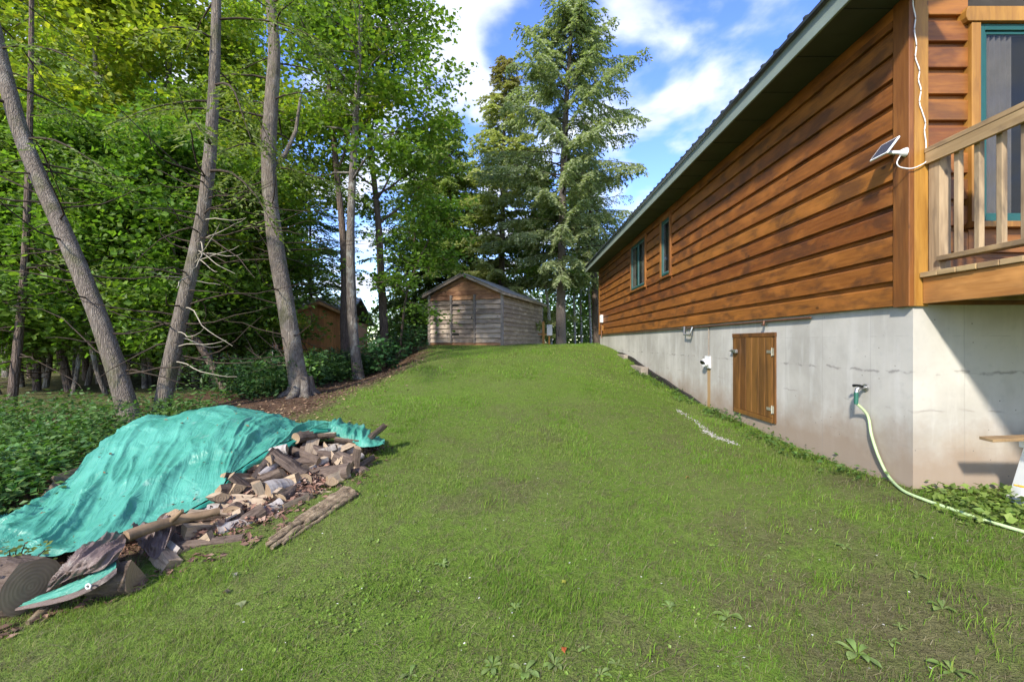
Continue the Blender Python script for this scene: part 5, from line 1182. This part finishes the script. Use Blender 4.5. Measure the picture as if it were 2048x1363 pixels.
# ------------------------------------------------------------------ low plants
def cover(name, label, pts, n_leaf, h, leaf, cols, seed, kind='stuff', spread=.12, aspect=.6):
    r_ = R(seed); P0 = np.array([(p[0], p[1]) for p in pts]); k = len(P0); c2 = np.repeat(P0, n_leaf, 0)+r_.normal(0, spread, (k*n_leaf, 2)); hh = np.repeat(h*(.4+.9*r_.random(k)), n_leaf)*r_.random(k*n_leaf)**.7
    z = gz(c2[:, 0], c2[:, 1])+hh; N = len(c2); b_ = MB(); L = leaf*(.6+.8*r_.random(N)); d = unit(r_.normal(0, 1, (N, 3))*np.array([1,1,.35])+np.array([0,-.15,.0]))
    b_.leaves(np.column_stack([c2, z]), d, unit(np.array([0,-.1,1.])+r_.normal(0, .4, (N, 3))), L, L*aspect, tints(N, cols, r_, .2), .08)
    ns = k*2
    for i_ in range(k):
        q = P0[i_]; zz0 = float(gz(q[0], q[1])); b_.tube(np.array([(q[0], q[1], zz0-.01), (q[0]+.04*math.sin(i_), q[1]+.04*math.cos(i_*2), zz0+h*.6)]), [.004,.002], 3, cap=False, col=(.10,.12,.03))
    return tag(b_.build(name, M['weed']), label, 'plants', kind=kind)
r = R(111); WEED = [(.055,.125,.025),(.08,.16,.03),(.04,.095,.022),(.11,.17,.04)]
pts = []
for i in range(420):
    Y = r.uniform(3.0, 6.6); X = r.uniform(-1.35*Y-.5, -3.4)
    if (X+5.4)**2+(Y-6)**2 < .15 or X > np.interp(Y, [3,3.6,4.2,5,6,8], [-4.25,-4.05,-4.2,-4.45,-4.4,-4.7]): continue
    pts.append((X, Y))
cover('undergrowth', 'dense green weeds and ferns behind the tarp at left', pts, 60, .36, .06, WEED, 112, spread=.17)
pts = []
for i in range(420):
    t_ = r.random(); Y = 7.6+9.0*t_; X = np.interp(Y, [7.6,9,11.5,14,16.6], [-4.3,-4.5,-4.5,-4.4,-4.2])-abs(r.normal(0, .75))
    if (X+4.28)**2+(Y-11.5)**2 < .08: continue
    pts.append((X, Y))
cover('bank_ferns', 'dark green ferns and shrubs below the bank by the trunks', pts, 56, .65, .10, [(.03,.08,.025),(.045,.11,.028),(.065,.12,.03)], 113, spread=.2, aspect=.4)
pts = [ray_ground(r.uniform(1870, 2120), r.uniform(985, 1050)) for _ in range(60)]; pts = [(p.x, min(p.y, Y0-.08)) for p in pts if p.x > 2.6]
cover('ground_ivy', 'broad leafed green ground cover beside the concrete corner', pts, 12, .07, .05, [(.15,.235,.045),(.20,.27,.065),(.11,.18,.04)], 114, spread=.07, aspect=.7)
pts = [(WX-.10-abs(r.normal(0, .12)), r.uniform(3.6, 11.5)) for _ in range(90)]
cover('wall_weeds', 'small weeds growing along the foot of the concrete wall', pts, 14, .10, .045, WEED, 115, spread=.06)
pts = []
for cx_, cy_, n_, sp_ in ((560,1170,26,90),(700,1210,34,90),(760,1160,22,80),(640,1280,22,80),(860,1180,16,60),(1500,1080,14,70),(1420,1240,14,80),(1250,1330,14,80),(900,1300,16,90)):
    for _ in range(n_): q = ray_ground(cx_+r.normal()*sp_, min(1362, cy_+r.normal()*sp_*.45)); pts.append((q.x, q.y))
cover('clover_patch', 'clover patches of small round leaves in the near lawn', pts, 8, .018, .015, [(.15,.235,.03),(.19,.27,.045),(.12,.19,.03)], 116, spread=.035, aspect=.9)
# the bush by the large trunk: pale big leaves
def bush(name, label, px, py, Y, n, h, w, leaf, cols, seed, cat='plant'):
    r_ = R(seed); q = gp((px-CX)/F*Y, Y); root = thing(name, q); tag(root, label, cat); st_ = MB(); lv_ = MB()
    tips = []
    for i_ in range(max(5, n//12)):
        a = r_.random()*6.28; e = np.array([math.cos(a)*w*r_.random(), math.sin(a)*w*r_.random(), h*(.5+.5*r_.random())]); st_.tube(np.array([(0,0,-.02), e*.5+np.array([0,0,.1*h]), e]), [.008,.006,.003], 4, cap=False); tips += [e*s for s in (.5,.75,1)]
    tips = np.array(tips); c = tips[r_.integers(0, len(tips), n)]+r_.normal(0, .3, (n, 3))*np.array([w,w,h])*.35; c[:, 2] = np.abs(c[:, 2])
    L = leaf*(.6+.8*r_.random(n)); lv_.leaves(c, unit(r_.normal(0, 1, (n, 3))*np.array([1,1,.3])+np.array([0,0,-.2])), unit(np.array([0,-.3,1.])+r_.normal(0, .35, (n, 3))), L, L*.75, tints(n, cols, r_, .15), .08)
    st_.build('stem', M['twig_dark'], root); lv_.build('leaves', M['weed'], root)
bush('broadleaf_bush', 'bright broad leafed bush just right of the flared root trunk', 632, 760, 9.2, 90, .75, .35, .15, [(.10,.22,.05),(.13,.26,.07)], 121)
bush('fern_bush', 'dark fern clump at the foot of the lichen spotted maple', 770, 760, 11.2, 500, .9, .8, .12, [(.035,.095,.03),(.05,.12,.035)], 122)
bush('fern_bush', 'fern clump halfway up the bank left of the shed', 815, 735, 13.6, 500, 1.0, .8, .12, [(.035,.095,.028),(.055,.12,.03)], 123)
bush('cedar_sprig', 'small yellow green cedar sprig over the tarp at the left edge', 20, 1105, 2.55, 260, .30, .32, .035, [(.10,.13,.025),(.075,.11,.02)], 124)
# rosette weeds in the lawn, one by one
def rosette(px, py, size, n, seed, label, grp='rosette weeds in the near lawn'):
    r_ = R(seed); size *= .62; q = ray_ground(px, py); root = thing('rosette_weed', q, r_.random()*6.28); tag(root, label, 'weed', grp)
    for k in range(n):
        a = k*6.283/n+r_.normal()*.25; L = size*(.45+.85*r_.random()); w = L*r_.uniform(.26, .38); el = r_.uniform(.35, 1.1); d = np.array([math.cos(a), math.sin(a), 0]); s = np.array([-math.sin(a), math.cos(a), 0]); m = MB(); T = np.linspace(0, 1, 7)
        prof = np.interp(T, [0,.2,.45,.75,.92,1], [.10,.28,.85,1.0,.6,.05]); ctr_ = d*(T*L*math.cos(el*.7))[:, None]+np.array([0,0,1.])*(L*math.sin(el)*(T-.75*T**2))[:, None]; e = s*(prof*w/2)[:, None]; upv = np.array([0,0,1.])*(prof*w*.16)[:, None]
        v = np.stack([ctr_-e+upv, ctr_, ctr_+e+upv], 1).reshape(-1, 3); f = [(3*i_+j, 3*i_+j+1, 3*i_+4+j, 3*i_+3+j) for i_ in range(6) for j in (0, 1)]
        m.add(v, f, 0, tints(1, [(.16,.24,.06),(.20,.27,.09)], r_, .12)[0]); m.build('leaf', M['weed'], root, True)
ros = [(885,1130,.10,8),(1030,1218,.09,7),(1050,1345,.12,9),(1110,1330,.13,9),(985,1335,.10,8),(1340,1215,.08,8),(1455,1235,.13,10),(1440,1255,.07,7),(1715,1310,.15,8),(1885,1218,.13,5),(1905,1345,.14,6),(1835,1150,.09,5),(1480,1330,.07,6),(1520,1300,.06,6),(1235,1330,.08,6),(1170,1300,.07,6),(820,1350,.09,7),(1540,1115,.07,7),(1690,1095,.09,9),(1800,1255,.08,6),(880,1040,.06,6),(1200,1350,.08,7),(1780,1285,.07,5),(740,1080,.07,6)]
near = ['broad leafed rosette weed in the lawn, {} one in its patch', '']
for j, (px, py, s, n) in enumerate(ros):
    lab = {8: 'largest pale rosette weed near the lower right of the lawn', 9: 'upright weed with one long leaf at the right lawn edge', 10: 'pale broad leaf weed at the bottom right corner', 0: 'spiky rosette weed alone in the left middle of the lawn', 18: 'flat bluish rosette weed on the bare spot near the hose', 3: 'big pale rosette weed at the bottom centre of the lawn'}.get(j, 'small green rosette weed in the '+('left' if px < 1000 else 'middle' if px < 1300 else 'centre right' if px < 1600 else 'far right')+' of the lawn '+('at the bottom edge' if py > 1320 else 'near the bottom' if py > 1230 else 'halfway up'))
    rosette(px, py, s, n, 500+j, lab)
# fallen leaves and pebbles
def fallen(px, py, size, col, label, seed):
    r_ = R(seed); q = ray_ground(px, py, .02); m = MB(); a = np.linspace(0, 6.283, 13)[:-1]; rr_ = size*(.75+.3*np.cos(a*5+seed)); v = np.concatenate([[(0,0,.012)], np.stack([rr_*np.cos(a), rr_*np.sin(a)*.8, .012*np.sin(a*2+seed)], 1)]); m.add(v, [(0, i_+1, (i_+1) % 12+1) for i_ in range(12)], 0, col)
    o = m.build('fallen_leaf', M['weed'], None, True); o.location = q; o.rotation_euler = (r_.normal()*.2, r_.normal()*.2, r_.random()*6); tag(o, label, 'leaf', 'fallen leaves on the lawn')
fallen(480,1215,.035,(.30,.34,.16),'pale green fallen leaf on the grass below the pile',1); fallen(452,1190,.025,(.16,.13,.09),'small grey fallen leaf beside the pale green one',2); fallen(470,1155,.02,(.35,.33,.26),'tiny whitish fallen leaf near the pile foot',3)
fallen(1375,958,.02,(.30,.20,.06),'small orange fallen leaf in the middle of the lawn',4); fallen(1128,1172,.022,(.30,.28,.05),'yellow green fallen leaf near the lawn centre',5); fallen(1128,1308,.018,(.35,.09,.03),'tiny red fallen leaf at the bottom centre',6)
b = MB(); r = R(131)
for i in range(420):
    t_ = r.random(); px = np.interp(t_, [0,.25,.6,1], [1355,1385,1420,1470]); py = np.interp(t_, [0,.25,.6,1], [820,840,865,888]); q = ray_ground(px+r.normal()*(2+3*math.sin(t_*9)**2)+5*math.sin(t_*7), py+r.normal()*1.4, .0); s = r.uniform(.005, .015)
    v = np.array([(1,0,0),(-1,0,0),(0,1,0),(0,-1,0),(0,0,.7),(0,0,-.7)])*s*r.uniform(.6, 1.2, (6, 3))+np.array(tuple(q)); g = r.uniform(.16, .42); b.add(v, [(0,2,4),(2,1,4),(1,3,4),(3,0,4),(2,0,5),(1,2,5),(3,1,5),(0,3,5)], 0, (g, g*.95, g*.88))
tag(b.build('pebble_line', M['litter']), 'streak of pale pebbles washed out along the wall side lawn', 'pebbles', kind='stuff')
b = MB()
for i in range(90):                       # pale petals and scraps on the grass
    q = ray_ground(r.uniform(420, 2000), r.uniform(900, 1355), .028); s = r.uniform(.003, .009); a = r.random()*6.28; g = r.uniform(.35, .65)
    b.add(np.array([(math.cos(a+k*1.57)*s*(1, .6, 1, .6)[k], math.sin(a+k*1.57)*s*(1, .6, 1, .6)[k], r.uniform(0, .004)) for k in range(4)])+np.array(tuple(q)), [(0,1,2,3)], 0, (g, g*.97, g*.88))
tag(b.build('petal_scraps', M['litter']), 'tiny pale petals and scraps sprinkled over the lawn', 'petals', kind='stuff')
